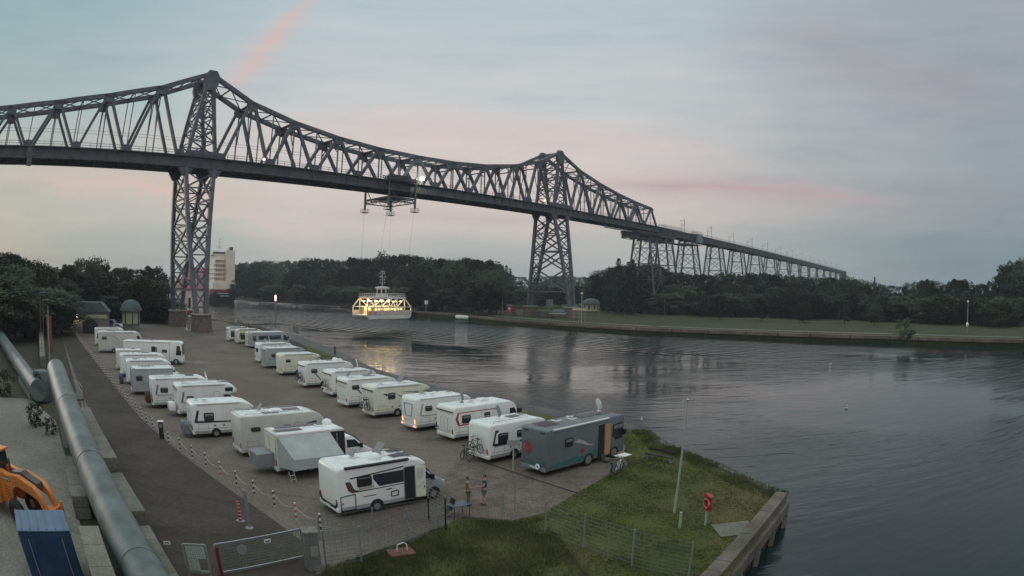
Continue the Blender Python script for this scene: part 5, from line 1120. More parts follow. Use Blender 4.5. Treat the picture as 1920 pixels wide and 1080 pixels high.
g = MB(); g.prism([(.6, 2.72), (1.5, 2.86), (2.9, 2.52), (2.9, 2.4), (1.5, 2.7), (.6, 2.6)], -.3, .3); g.tube([(.3, 0, 2.6), (.3, 0, 3.3)], .09, 8); g.build('tilt_linkage', mat('linkage', (.08, .065, .06), .6), t)
g = MB()
for y in (-.25, 0, .25): g.tube([(.4, y, 2.5), (1.6, y, 2.85), (3.1, y*.7, 2.3)], .035, 6)
g.build('hose', m_frame, t)
for x in (.95, -2.6):
    for sd in (-1, 1):
        g = MB(); g.torus((x, sd*1.0, .75), .48, .27, 'y', 22, 8); w = g.build('wheel', m_tyre, t, smooth=50); g = MB(); g.prism([(x+.34*cos(k*pi/8), .75+.34*sin(k*pi/8)) for k in range(16)], sd*1.0-.12, sd*1.0+.12); g.build('rim', m_or, w)
def text(body, size, m, parent, M, name='lettering', ext=.004):
    cu = bpy.data.curves.new(name, 'FONT'); cu.body = body; cu.size = size; cu.extrude = ext; cu.align_x = 'CENTER'; cu.align_y = 'CENTER'
    o = bpy.data.objects.new(name, cu); S.collection.objects.link(o); dg = bpy.context.evaluated_depsgraph_get(); dg.update(); me = bpy.data.meshes.new_from_object(o.evaluated_get(dg)); bpy.data.objects.remove(o)
    me.materials.clear(); me.materials.append(m); o = bpy.data.objects.new(name, me); S.collection.objects.link(o); o.parent = parent; o.matrix_local = M; return o
g = MB(); g.box(.02, .72, -.775, -.752, 2.28, 2.5); p_ = g.build('name_plate', m_frame, t)
text('VOLVO', .2, m_white, p_, Matrix.Translation((.37, -.782, 2.39)) @ Matrix.Rotation(R(90), 4, 'X'))
g = MB()
for k in range(5): g.box(.05, .6, -.765, -.75, 1.3+k*.16, 1.36+k*.16)
g.build('vent', mat('orange_dark', (.25, .05, .01), .6), arm_)
# ---------------------------------------------------------------- fences, gate
m_fen = mat('fence_wire', (.13, .16, .13), .5, .2); m_post = mat('fence_post', (.20, .22, .20), .6)
def fence(pts, hgt, label, posts_every=1, hz=.2, name='mesh_fence', wire=.014, vert=.25, m1=None):
    P0 = pts[0]; t = thing(name, label, 'fence', P0)
    for i, p in enumerate(pts):
        g = MB(); q = p-P0; g.box(q.x-.035, q.x+.035, q.y-.035, q.y+.035, 0, hgt+.04); g.build('post', m_post, t)
    for p, q in zip(pts, pts[1:]):
        a, b = p-P0, q-P0; g = MB(); n_ = int(hgt/hz); L_ = (b-a).length
        for k in range(n_+1):
            z = .08+k*(hgt-.1)/n_; g.beam(a+Vector((0, 0, z)), b+Vector((0, 0, z)), wire)
        k = int(L_/vert)
        for j in range(1, k):
            c = a.lerp(b, j/k); g.beam(c+Vector((0, 0, .05)), c+Vector((0, 0, hgt)), wire*.45)
        g.build('mesh_panel', m1 or m_fen, t)
    return t
fence([G(612, 1062), G(678, 1053), G(765, 1016), G(836, 994)], 1.75, 'tall wire mesh fence from the gate pillar towards the camping table', wire=.02)
fence([G(600, 1012), G(700, 993), G(804, 974)], 1.2, 'lower wire fence between the motorhome with dark awning and the tall mesh fence', wire=.016)
fence([G(804, 974), G(836, 994)], 1.9, 'short return panel of mesh fence beside the camping table', wire=.022)
fence([G(1022, 1000), G(1094, 1027), G(1184, 1058)], 1.75, 'green wire mesh fence slanting down across the grass', wire=.015)
fence([G(1184, 1062), G(1290, 1086)], 1.8, 'lowest green mesh fence panel near the quay wall corner of the lawn', wire=.015)
fence([G(x, y) for x, y in [(938, 758), (1000, 772), (1060, 784), (1120, 796), (1202, 812)]], 1.15, 'low mesh fence with pale top rail between the quay motorhomes and the water', wire=.02, hz=.28, vert=.12)
o = MB(); q = [G(x, y) for x, y in [(938, 758), (1202, 812)]]
fence([G(x, y) for x, y in [(690, 702), (718, 712)]], 1.1, 'small wire cage on the quay path behind the parked motorhomes', wire=.02)
fence([G(x, y) for x, y in [(550, 622), (560, 628)]], 1.6, 'short ladder railing at the quay edge near the navigation light', wire=.04)
t = thing('sliding_gate', 'long low steel sliding gate closing the lane at the bottom of the yard', 'gate', G(413, 1079)); a = Vector((0, 0, 0)); b = G(571, 1047)-t.location; h = 1.5
g = MB()
for z in (.12, h): g.beam(a+Vector((0, 0, z)), b+Vector((0, 0, z)), .07, .09)
for p in (a, b): g.beam(p, p+Vector((0, 0, h)), .09)
g.build('frame', m_alu, t)
g = MB()
for k in range(9): z = .25+k*.14; g.beam(a+Vector((0, 0, z)), b+Vector((0, 0, z)), .014)
for k in range(1, 30): c = a.lerp(b, k/30); g.beam(c+Vector((0, 0, .1)), c+Vector((0, 0, h)), .010)
g.build('bars', m_fen, t)
u_ = (b-a).normalized(); g = MB(); c = a.lerp(b, .6)+Vector((.02, -.06, 1.28)); g.beam(c-u_*.16, c+u_*.16, .02, .17); s_ = g.build('sign', m_plate, t)
g = MB(); g.beam(c-u_*.11+Vector((.01, -.015, 0)), c+u_*.11+Vector((.01, -.015, 0)), .012, .05); g.build('sign_bar', m_frame, s_)
g = MB(); c = a.lerp(b, .3)+Vector((.02, -.05, 1.1)); M = Matrix.Translation(c) @ Matrix.Rotation(atan2(u_.y, u_.x), 4, 'Z') @ Matrix.Rotation(R(90), 4, 'X'); g.lathe([(.24, -.01), (.24, .01)], 18, (0, 0, 0), M); g.build('round_sign', m_gbox, t)
g = MB(); g.beam(a+Vector((.1, 0, 0)), a+Vector((.1, 0, h*.95)), .12); g.build('end_post', mat('gate_red', (.16, .02, .03), .5), t)
t = thing('gate_pillar', 'tall grey square gate pillar with lighter control panel', 'pillar', G(588, 1066), R(30)); 
MB().box(-.32, .32, -.32, .32, 0, 1.85).build('column', mat('pillar_grey', (.15, .15, .135), .8, var=.2, vscale=2), t, bevel=.02, seg=1)
MB().box(-.36, .36, -.36, .36, 1.85, 1.95).build('cap', m_conc, t, bevel=.02, seg=1)
MB().box(-.1, .24, -.345, -.322, .75, 1.25).build('control_panel', mat('panel_beige', (.24, .23, .19), .7), t)
t = thing('letterbox_board', 'upright frame with rows of pale letterboxes at the end of the sliding gate', 'letterboxes', G(378, 1085), R(25))
g = MB()
for p, q in (((-.55, 0, 0), (-.55, 0, 1.65)), ((.5, 0, 0), (.5, 0, 1.65)), ((-.55, 0, 1.65), (.5, 0, 1.65)), ((-.55, 0, .35), (.5, 0, .35))): g.beam(p, q, .09)
g.build('frame', m_post, t)
for r_ in range(6):
    g = MB(); g.box(-.45, .42 if r_ > 2 else .05, -.06, .06, .42+r_*.2, .58+r_*.2); b_ = g.build('letterbox_row', mat('letterbox_pale', (.38, .40, .36), .6), t)
    g = MB()
    for k in range(9 if r_ > 2 else 5): g.box(-.43+k*.095, -.42+k*.095, -.066, -.061, .44+r_*.2, .56+r_*.2)
    g.build('slot', m_frame, b_)
for px, lab in (((320, 1048), 'small white and black notice on a thin post beside the pipe'),):
    t = thing('notice', lab, 'sign', G(*px), R(30)); MB().box(-.02, .02, -.02, .02, 0, .95).build('post', m_post, t); s_ = MB().box(-.17, .17, -.03, -.022, .75, .93).build('board', m_plate, t); MB().box(-.11, .11, -.036, -.031, .82, .87).build('notice_bar', m_frame, s_)
# warning beacon, post, ticket machine
t = thing('warning_beacon', 'red beacon with thin white rings on a grey foot near the gate', 'beacon', G(451, 978))
MB().tube([(0, 0, .05), (0, 0, 1.15)], .085, 12).build('post', mat('beacon_red', (.42, .03, .04), .5), t, smooth=40)
for k in range(5): g = MB(); g.tube([(0, 0, .2+k*.2), (0, 0, .25+k*.2)], .09, 12); g.build('ring', m_bw, t, smooth=40)
MB().box(-.25, .25, -.15, .15, 0, .07).build('foot', m_gbox, t, bevel=.02, seg=1)
t = thing('steel_post', 'plain dark grey steel post with base plate beside the red beacon', 'post', G(468, 990))
MB().box(-.06, .06, -.06, .06, .03, 2.05).build('post', m_post, t); MB().lathe([(.24, 0), (.22, .04), (.06, .08)], 12).build('base_plate', m_gbox, t)
t = thing('bollard', 'short plain bollard between the red beacon and the striped line', 'bollard', G(458, 934)); MB().tube([(0, 0, 0), (0, 0, .6)], .05, 8).build('post', m_gbox, t); MB().tube([(0, 0, .52), (0, 0, .6)], .06, 8).build('cap', m_bw, t)
t = thing('ticket_machine', 'dark parking ticket machine with pale sloping top in the bollard line', 'ticket machine', G(304, 822), R(30))
MB().box(-.2, .2, -.15, .15, 0, 1.35).build('body', m_frame, t, bevel=.03, seg=1); MB().box(-.27, .27, -.22, .22, 1.36, 1.42).build('canopy', m_white, t); MB().box(-.12, .12, -.16, -.152, .9, 1.2).build('screen', m_gbox, t)
# ---------------------------------------------------------------- masts, signs
def tall_pole(px, top_y, r, label, name='flag_pole', cat='flagpole', m=None, lean=(0, 0), hgt=None):
    p = G(*px); t = thing(name, label, cat, p); dist = hypot(p.x, p.y)
    g = MB(); g.tube([(0, 0, 0), (lean[0], lean[1], hgt)], r, 10, r*.55); g.build('pole', m or m_alu, t, smooth=40); g = MB(); g.lathe([(r, 0), (r*1.5, .06), (.01, .14)], 8, (lean[0], lean[1], hgt)); g.build('finial', m or m_alu, t); return t
m_pale = mat('pole_pale', (.36, .38, .33), .5)
t = tall_pole((1264, 961), 740, .075, 'tall pale pole leaning slightly on the lawn near the water', m=m_pale, lean=(.25, 0), hgt=6.3)
g = MB(); g.beam((-.05, 0, 6.3), (.55, 0, 6.35), .04); g.build('arm', m_pale, t)
for px, h_, lab in (((96, 702), 8.7, 'brightest of the three tall thin poles behind the pipe'), ((86, 690), 9.4, 'middle thin dark pole behind the pipe with small lamp arm'), ((80, 680), 10.3, 'tallest thin dark pole behind the pipe with small lamp arm')):
    t = tall_pole(px, 0, .075 if h_ < 9 else .05, lab, m=m_pale if h_ < 9 else m_post, hgt=h_)
    if h_ > 9: g = MB(); g.beam((-.1, 0, h_), (1.3, 0, h_+.1), .08); g.box(.9, 1.5, -.12, .12, h_, h_+.12); g.build('lamp_arm', m_gbox, t)
t = thing('banner', 'narrow rust orange banner hanging on a post behind the pale pole', 'banner', G(97, 690), R(20)); MB().box(-.45, .45, -.02, .02, 2.2, 7.2).build('cloth', mat('banner_orange', (.22, .06, .035), .8, var=.5, vscale=.6), t); MB().box(-.52, -.46, -.04, .04, 0, 7.4).build('post', m_post, t)
t = thing('navigation_light', 'navigation light post with red board and lit white lamp at the quay edge', 'navigation light', G(517, 616)); MB().tube([(0, 0, 0), (0, 0, 8.8)], .12, 8).build('post', m_post, t); MB().box(-.5, .5, -.05, .05, 7.0, 9.2).build('board', mat('board_red', (.2, .03, .035), .5), t)
g = MB(); g.box(-.16, .16, -.2, -.06, 7.4, 8.9); g.build('lamp', mat('lamp_sig', (1, .95, .9), emit=3, ecol=(1, .9, .85)), t)
t = thing('information_board', 'dark square information board on two white posts at the quay', 'sign', G(450, 620), R(-20)); MB().box(-.85, .85, -.05, .05, 1.4, 2.6).build('board', m_gbox, t)
for x in (-.6, .6): MB().box(x-.06, x+.06, -.05, .05, 0, 1.4).build('post', m_bw, t)
t = thing('life_buoy_station', 'red life buoy station on a post near the quay wall', 'life buoy', G(1322, 985), R(-68)); t.scale = (.85, .85, .85); MB().box(-.05, .05, -.05, .05, 0, 1.2).build('post', m_pale, t); MB().box(-.05, .05, -.1, -.0, 1.0, 1.3).build('bracket', m_br, t)
MB().box(-.36, .36, -.02, .04, 1.0, 2.0).build('board', mat('station_red', (.38, .03, .03), .5), t); MB().prism([(-.42, 2.0), (.42, 2.0), (0, 2.14)], -.2, .1).build('canopy', mat('station_red', (.38, .03, .03)), t)
MB().torus((0, -.1, 1.5), .27, .065, 'y', 20, 8).build('life_ring', mat('ring_red', (.5, .10, .06), .5), t, smooth=50)
g = MB()
for k in range(4): a = pi/4+k*pi/2; g.torus((0, -.1, 1.5), .27, .068, 'y', 40, 6)
g.f = [f for i, f in enumerate(g.f) if (i//6) % 10 < 3]; g.build('ring_band', m_white, t)
MB().box(-.06, .06, -.06, .06, 0, .9).build('stake', m_pale, thing('stake', 'short weathered stake in the grass by the tall pale pole', 'stake', G(1274, 990)))
t = thing('park_bench', 'low dark wooden bench rail on the grass near the water', 'bench', G(1237, 864), R(-48)); MB().box(-1.2, 1.2, -.2, .2, .38, .44).build('seat', mat('wood_dark', (.05, .035, .025), .8), t)
g = MB(); g.box(-1.2, 1.2, .2, .24, .6, .8); g.build('backrest', mat('wood_dark', (.05, .035, .025)), t)
for x in (-1, 1): MB().box(x-.06, x+.06, -.18, .22, 0, .38).build('leg', m_gbox, t)
t = thing('notice_board', 'pale square sign on a tall white post in front of the coach', 'sign', G(962, 884), R(5)); MB().tube([(0, 0, 0), (0, 0, 2.0)], .05, 8).build('post', m_pale, t); MB().box(-.42, .42, -.05, 0, 1.85, 2.2).build('board', mat('sign_grey', (.30, .31, .28), .6), t, loc=None)
t = thing('steel_post', 'tall thin grey post standing alone on the cobbles below the square sign', 'post', G(965, 955)); MB().box(-.03, .03, -.03, .03, 0, 2.0).build('post', m_post, t)
t = thing('steel_post', 'short thin post on the cobbles beside the two people', 'post', G(943, 962)); MB().box(-.03, .03, -.03, .03, 0, 1.2).build('post', m_post, t)
t = thing('drain_cover', 'rusty hatch with a bent white handle in the weeds below the fence', 'hatch', G(752, 1040), R(30)); MB().box(-.6, .6, -.4, .4, 0, .18).build('lid', mat('rust', (.16, .07, .05), .9, var=.4, vscale=3), t, bevel=.02, seg=1); g = MB(); g.tube([(-.2, 0, .2), (-.15, 0, .55), (.15, 0, .62), (.3, 0, .5), (.32, 0, .2)], .03, 6); g.build('handle', m_bw, t)
g = MB(); p, q = G(905, 866, GZ), G(1100, 930, GZ); g.beam(p+Vector((0, 0, .02)), q+Vector((0, 0, .02)), .10, .05); struct('kerb', g, mat('kerb_dark', (.04, .035, .03), .8))
# level crossing style signal and cones under the near tower
t = thing('signal_mast', 'traffic signal mast with red and white boards beside the near tower', 'signal', G(356, 619)); MB().tube([(0, 0, 0), (0, 0, 8.2)], .14, 8).build('post', m_gbox, t); MB().box(-.7, .7, -.1, .1, 3.9, 5.4).build('board', mat('board_red', (.2, .03, .035)), t)
g = MB(); g.box(-.75, -.2, -.14, -.1, 4.9, 5.5); g.box(.1, .75, -.14, -.1, 5.0, 5.4); g.box(-.5, .5, -.14, -.1, 3.4, 3.7); g.build('stripes', m_white, t); MB().box(-.28, .28, -.15, .15, 5.6, 8.1).build('signal_head', m_frame, t)
for i, (px, lab) in enumerate((((350, 619), 'white marker cone beside the signal mast, on the gatehouse side'), ((357.5, 620), 'white marker cone directly below the signal mast'), ((362, 619), 'white marker cone beside the signal mast, on the canal side'))):
    g = MB(); g.lathe([(.38, 0), (.3, .35), (.13, .5), (.2, .9), (.1, 1.2), (.02, 1.9)], 10); tag(g.build('marker_cone', m_bw, loc=G(*px)), lab, 'cone', 'white cones below the signal mast')
# ---------------------------------------------------------------- kiosks, buildings, ship
m_kio = mat('kiosk_cream', (.36, .35, .24), .8, var=.12, vscale=.7); m_kio2 = mat('kiosk_cream_far', (.66, .56, .38), .8, var=.1, vscale=.7); m_dome = mat('kiosk_roof', (.085, .10, .10), .7, var=.25, vscale=1)
def kiosk(p, label, wall_m, r, h, n=8, base=0, lit=False):
    t = thing('domed_kiosk', label, 'kiosk', p)
    if base: MB().lathe([(r*.95, 0), (r*.9, base)], n).build('stone_base', m_conc, t)
    MB().lathe([(r, base), (r, base+h)], n).build('wall', wall_m, t)
    for k in range(n):
        a = 2*pi*(k+.5)/n; M = Matrix.Rotation(a, 4, 'Z'); ap = r*cos(pi/n); g = MB(); g.box(ap-.05, ap+.04, -.42, .42, base+h*.3, base+h*.78, M); 
        if wall_m is m_kio2: g.build('window', m_frame, t)
        a = 2*pi*k/n; g = MB(); M = Matrix.Rotation(a, 4, 'Z'); g.box(r-.12, r+.1, -.13, .13, base, base+h, M); g.build('pilaster', m_frame if wall_m is m_kio else m_kio2, t)
    q = MB(); q.lathe([(r*1.22, base+h), (r*1.22, base+h+.3), (r*1.1, base+h+.9), (r*.92, base+h+1.8), (r*.6, base+h+2.5), (r*.2, base+h+2.8)], 20); q.build('domed_roof', m_dome, t, smooth=30)
    return t
kiosk(G(246, 619), 'cream kiosk with grey dome beside the near tower', m_kio, 2.7, 3.2, base=1.6)
d_ = direction(1108, 583); hd_ = hypot(d_.x, d_.y); kiosk(Vector((d_.x/hd_*318, d_.y/hd_*318, H+318*d_.z/hd_)), 'small pale yellow kiosk with grey dome by the far tower', m_kio2, 3.9, 3.4, base=0)
MB_ = MB(); MB_.lathe([(14, 1.8), (9, 2.6), (6, H+318*d_.z/hd_+.02)], 18, (d_.x/hd_*318, d_.y/hd_*318, 0)); struct('mound_ground', MB_, m_fgrass)
m_pink = mat('plaster_pink', (.19, .155, .145), .85, var=.15, vscale=.6)
p = G(172, 624); t = thing('gatehouse', 'low old gatehouse with arched doorway and grey roof beyond the parked vehicles', 'building', p, R(33))
MB().box(-5, 5, -3, 3, 0, 5.0).build('wall', m_pink, t); MB().prism([(-5.5, 5.0), (5.5, 5.0), (3.2, 7.2), (-3.2, 7.2)], -3.4, 3.4).build('roof', m_dome, t)
g = MB(); g.prism([(-2.2, 0), (2.2, 0), (2.2, 2)]+[(2.2*cos(k*pi/8), 2+1.3*sin(k*pi/8)) for k in range(1, 8)]+[(-2.2, 2)], -3.04, -3.0); g.build('archway', m_frame, t)
g = MB(); g.box(-4.9, 4.9, -3.25, -3.02, 3.6, 4.4); g.build('fascia', m_kio, t)
g = MB(); g.lathe([(.25, -.2), (.3, .1), (.1, .3)], 8, (-4.0, -3.5, 4.0)); g.build('wall_lamp', mat('lamp_white', (1, .95, .75)), t)
def car(p, rz, col, label, van=False):
    t = thing('parked_car', label, 'car', p, rz, 'cars and vans parked near the gatehouse'); L_ = 4.4 if not van else 5.0; H_ = 1.45 if not van else 1.95
    prof = [(0, .3), (-.02, .85), (.15, 1.0 if not van else H_-.1), (.7, H_) if not van else (.4, H_), (2.6 if not van else 3.6, H_), (3.3 if not van else 4.2, .98), (L_-.1, .8), (L_, .3)]
    MB().prism(prof, -.85, .85).build('body', col, t, bevel=.09, seg=2)
    for sd in (-1, 1): g = MB(); g.prism([(.75, .98), (3.0 if not van else 3.85, .98), (2.5 if not van else 3.5, H_-.12), (.85, H_-.12)], sd*.855-.006, sd*.855+.006); g.build('side_window', m_rglass, t)
    g = MB(); g.add([(.08, -.65, 1.02), (.08, .65, 1.02), (.58 if not van else .16, .6, H_-.12), (.58 if not van else .16, -.6, H_-.12)], [(0, 1, 2, 3)]); g.v = [(x-.05, y, z) for x, y, z in g.v]; g.build('rear_window', m_rglass, t)
    for x in (.85, L_-.9):
        for sd in (-1, 1): g = MB(); g.torus((x, sd*.78, .32), .22, .1, 'y', 14, 6); g.prism([(x+.2*cos(k*pi/6), .32+.2*sin(k*pi/6)) for k in range(12)], sd*.78-.06, sd*.78+.09); g.build('wheel', m_tyre, t)
    for sd in (-1, 1): g = MB(); g.box(-.06, .0, sd*.65-.12, sd*.65+.12, .7, .9); g.build('tail_light', m_red, t); g = MB(); g.box(L_-.05, L_+.02, sd*.62-.14, sd*.62+.14, .62, .78); g.build('headlight', mat('headlamp', (.5, .52, .53)), t)
car(G(197, 612), R(5), mat('car_blue', (.09, .10, .16), .35), 'blue grey van in front of the gatehouse', True)
car(G(222, 608), R(-30), mat('car_dark', (.03, .03, .035), .3), 'dark car between the gatehouse and the domed kiosk')
car(G(214, 617), R(0), mat('car_white', (.5, .5, .52), .3), 'pale car with two round lamps behind the beige motorhome')
car(G(152, 606), R(140), mat('car_dark', (.03, .03, .035)), 'dark car at the far end of the bollard line')
for px, z, hh, ww, lab, cm, rc in (((1388, 588), 3, 4.2, 9, 'brown gabled house half hidden behind trees on the far shore', (.16, .10, .06), (.10, .10, .10)), ((1480, 588), 3, 3.6, 6, 'house with red roof glimpsed between far trees', (.30, .17, .15), (.25, .06, .05)), ((1530, 588), 3, 3.6, 6, 'small tan house glimpsed between far trees', (.26, .21, .13), (.09, .06, .05))):
    p = G(px[0], px[1]+22, 1.9); p = Vector((p.x*1.4, p.y*1.4, 2)); t = thing('house', lab, 'house', p, R(20)); k = hh
    MB().box(-ww/2, ww/2, -4, 4, 0, k).build('wall', mat('hw'+lab[:6], tuple(c*.6 for c in cm), .85, var=.1, vscale=.5), t); MB().prism([(-4.5, k), (4.5, k), (0, k+3.5)], -ww/2-.4, ww/2+.4, 'x').build('roof', mat('hr'+lab[:6], tuple(c*.5 for c in rc), .85), t)
    for x in (-ww*.25, ww*.25): MB().box(x-.6, x+.6, -4.05, -4.0, 1.5, 3).build('window', m_rglass, t)
# things under the far tower
def far_p(px, py, z=1.93): return G(px, py, z)
t = thing('red_cabin', 'small pinkish red cabin with slanted roof beside the foot of the far tower', 'cabin', BP(146, 20.5, 1.95), AB); MB().box(-1.1, 1.1, -1.1, 1.1, 1.8, 4.2).build('wall', mat('cabin_red', (.42, .06, .10), .6), t); MB().prism([(-1.4, 4.2), (1.4, 4.2), (1.4, 4.4), (-1.4, 4.9)], -1.4, 1.4).build('roof', m_gbox, t); MB().box(-1.6, 1.6, -1.6, 1.6, 0, 1.8).build('brick_base', m_brick, t)
MB().box(-1.14, -1.1, -.5, .5, 2.6, 3.6).build('window', m_plate, t)
t = thing('covered_boat', 'small boat under a grey cover on the ground between the far tower legs', 'boat', BP(150, -1.0, 1.95), AB+R(90)); MB().prism([(-4, 1.6), (-3.4, .4), (3, .4), (4, 1.7)], -1.2, 1.2).build('hull', m_pink, t, bevel=.2, seg=2); MB().prism([(-4, 1.8), (4, 1.9), (1.5, 3.2), (-2, 3.2)], -1.25, 1.25).build('cover', mat('cover_grey', (.2, .21, .21), .8), t, bevel=.2, seg=2); MB().box(-3.9, 3.9, -1.3, 1.3, 1.62, 1.8).build('gunwale', m_white, t)
t = thing('site_container', 'low grey green storage container between the far tower legs', 'container', BP(150, 6, 1.95), AB+R(90)); MB().box(-4.5, 4, -1.2, 1.2, 0, 2.5).build('body', mat('cont_grey', (.10, .105, .085), .8, var=.2, vscale=.6), t, bevel=.05, seg=1); g = MB()
for k in range(8): g.box(-4.3+k, -4.1+k, 1.2, 1.28, .1, 2.4)
g.build('ribs', mat('cont_grey', (.1, .1, .1)), t)
t = thing('transformer', 'grey electrical cabinet pair on posts behind the far tower container', 'cabinet', BP(158, 10, 1.95), AB); MB().box(-1.6, 1.6, -.6, .6, 3.5, 7).build('cabinet', mat('cab_grey', (.25, .27, .25), .6), t, bevel=.05, seg=1); g = MB(); g.box(-.05, .05, -.62, .62, 3.5, 7); g.build('seam', m_frame, t); MB().box(-.2, .2, -.2, .2, 0, 3.5).build('post', m_gbox, t)
for i, (px, b_, h_, lab) in enumerate((((893, 588), 1.95, 10, 'slim lamp post on the far lawn opposite the gondola'), ((942, 593), 1.95, 6, 'short wooden post on the far lawn near the red cabin'), ((999, 592), 1.95, 7.5, 'white post in front of the foot of the far tower by the red cabin'), ((1090, 606), 1.95, 10, 'thin mast with white lamp beside the mooring frame'), ((1123, 598), 1.95, 6.5, 'grey post beside the far kiosk'), ((1246, 590), 2, 9, 'pale leaning pole at the edge of the far trees'), ((1813, 622), 1.95, 9.4, 'tall white light mast with lamp on the distant lawn, standing alone'))):
    t = thing('mast', lab, 'post', G(px[0], px[1], b_)); MB().tube([(0, 0, 0), (0, 0, h_)], .13, 6).build('pole', m_pale if i not in (1, 4) else m_gbox, t)
    if i in (0, 3, 6): MB().box(-.35, .35, -.25, .25, h_-.1, h_+.45).build('lamp_head', m_white if i != 0 else m_gbox, t)
    if i == 6: MB().lathe([(.3, 1.6), (.55, 2.0), (.55, 2.6), (.2, 3)], 8).build('marker_ball', m_white, t)
t = thing('signal_board', 'white square board with black frame on a post at the far quay', 'sign', G(799, 585), R(20)); MB().box(-1.1, 1.1, -.1, .1, 3.2, 5.6).build('frame', m_frame, t); MB().box(-.8, .8, -.16, -.1, 3.5, 5.2).build('board', mat('board_lit', (.8, .85, .8)), t); MB().box(-.15, .15, -.1, .1, 0, 3.2).build('post', m_gbox, t)
t = thing('mooring_frame', 'yellowish steel mooring frame on the quay under the far tower', 'frame', G(1086, 603, 1.95), AB+R(90)); g = MB()
for x in (-2.5, 0, 2.5): g.beam((x, 0, 0), (x, 0, 4.3), .3)
for z in (1.6, 3.0): g.beam((-3.2, 0, z), (3.2, 0, z), .22)
g.build('frame', mat('yellow_grey', (.24, .23, .13), .7), t); MB().box(-3, 3, -.2, .2, 4.0, 4.7).build('board', m_kio2, t)
for px, w_, lab in (((868, 594.5), 3.2, 'white fender float at the far quay near the white square board'), ((1086, 609.5), 3.3, 'white fender float at the far quay below the mooring frame')):
    p = G(px[0], px[1]+5, .1); t = thing('fender_float', lab, 'float', (p.x, p.y, 0), AB+R(90)+R(4)); a = w_+.6; MB().tube([(-a, 0, 1.05), (a, 0, 1.05)], .85, 14).build('float', mat('float_white', (.78, .76, .66), .5), t, smooth=40)
    for x in (-a, a): MB().tube([(x-.2, 0, 1.05), (x+.2, 0, 1.05)], .92, 14).build('end_ring', m_frame, t, smooth=40)
for k, px in enumerate(((826, 579), (836, 579.5))): p = G(px[0], px[1]+1, 2); tag(MB().prism([(-1.1, 0), (1.1, 0), (1.0, .7), (.2, 1.0), (-.9, .8)], -.5, .5).build('garden_bench' if 0 else 'hay_bag', m_bw, bevel=.15, seg=2, loc=p), ('smaller' if k == 0 else 'larger')+' of two small white bags on the far lawn', 'bag')
# ---------------------------------------------------------------- cargo ship leaving
p = BP(119.5, 260, 0); sh = thing('cargo_ship', 'cargo ship with white superstructure and dark red hull sailing away behind the near tower', 'ship', p, AB+R(90)-R(1))
m_hull = mat('hull_dark', (.045, .03, .04), .5, var=.2, vscale=.1); m_hr = mat('hull_red', (.20, .035, .04), .6); m_sup = mat('ship_sunset_white', (.86, .73, .58), .55, var=.08, vscale=.2)  # white superstructure, sunset glow put into its base colour
B_ = 11.0
g = MB()   # x forward; built as plan outlines lofted
def outline(z, x0, wf): return [(x0, -B_*wf, z), (x0+6, -B_, z), (118, -B_, z), (140, 0, z), (118, B_, z), (x0+6, B_, z), (x0, B_*wf, z)]
lv = [outline(-1, 5, .55), outline(2.5, 2.5, .75), outline(6.0, 0, .88), outline(8.8, -.6, .92)]
vs = [q for l in lv for q in l]; n = 7; fs = [(i*n+j, i*n+(j+1) % n, (i+1)*n+(j+1) % n, (i+1)*n+j) for i in range(3) for j in range(n)]+[tuple(range(n)), tuple(3*n+j for j in range(n))]
g.add(vs, fs); g.build('hull', m_hull, sh)
g = MB(); g.add([(q[0]+(-.15 if q[0] < 50 else .1), q[1]*1.008, z) for z in (6.9, 8.9) for q in outline(0, -.5, .92)], [(j, (j+1) % n, (j+1) % n+n, j+n) for j in range(n)]); g.build('red_band', m_hr, sh)
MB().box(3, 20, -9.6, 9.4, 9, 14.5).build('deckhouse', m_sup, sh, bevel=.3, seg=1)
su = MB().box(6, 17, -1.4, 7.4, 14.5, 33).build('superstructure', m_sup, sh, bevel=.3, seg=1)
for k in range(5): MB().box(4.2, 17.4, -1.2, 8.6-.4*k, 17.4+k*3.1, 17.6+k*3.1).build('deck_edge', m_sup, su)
for k in range(5):
    g = MB()
    for j in range(4): g.box(5.96, 5.99, -.6+j*1.9, .1+j*1.9, 15.8+k*3.1, 16.6+k*3.1)
    g.build('porthole_row', m_frame, su)
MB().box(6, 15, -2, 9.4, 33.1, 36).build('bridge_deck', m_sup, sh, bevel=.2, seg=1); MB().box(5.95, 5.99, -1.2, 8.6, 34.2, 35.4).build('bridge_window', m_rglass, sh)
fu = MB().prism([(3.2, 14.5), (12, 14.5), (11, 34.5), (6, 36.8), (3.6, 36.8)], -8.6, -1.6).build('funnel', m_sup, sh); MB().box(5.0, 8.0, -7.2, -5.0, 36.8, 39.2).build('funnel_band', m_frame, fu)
g = MB(); g.tube([(10, 2, 36), (10, 2, 46)], .35, 6, .15)
for z, l in ((38.5, 2.2), (40.5, 1.5), (42.5, 2.4), (44.5, 1.2)): g.beam((10, 2-l, z), (10, 2+l, z), .3)
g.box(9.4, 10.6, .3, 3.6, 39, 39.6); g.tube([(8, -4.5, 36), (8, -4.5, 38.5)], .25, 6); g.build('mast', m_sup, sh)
g = MB()
for y in (-9.5, 9.5): g.beam((-.3, y, 10), (20, y, 10), .15)
g.beam((-.3, -9.5, 10), (-.3, 9.5, 10), .15)
for k in range(10): g.beam((-.3, -9.5+k*2.1, 8.9), (-.3, -9.5+k*2.1, 10), .12)
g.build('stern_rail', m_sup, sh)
for k, (z, w_) in enumerate(((6.5, 5.8), (4.9, 3.8))): g = MB(); g.box(-.6-.15*0, -.2, 1-w_, 1+w_, z-.42, z+.12); g.v = [(x-.35+(.4 if k else 0), y, zz) for x, y, zz in g.v]; g.build('stern_lettering', mat('letter_white', (.55, .52, .5), .6), sh)
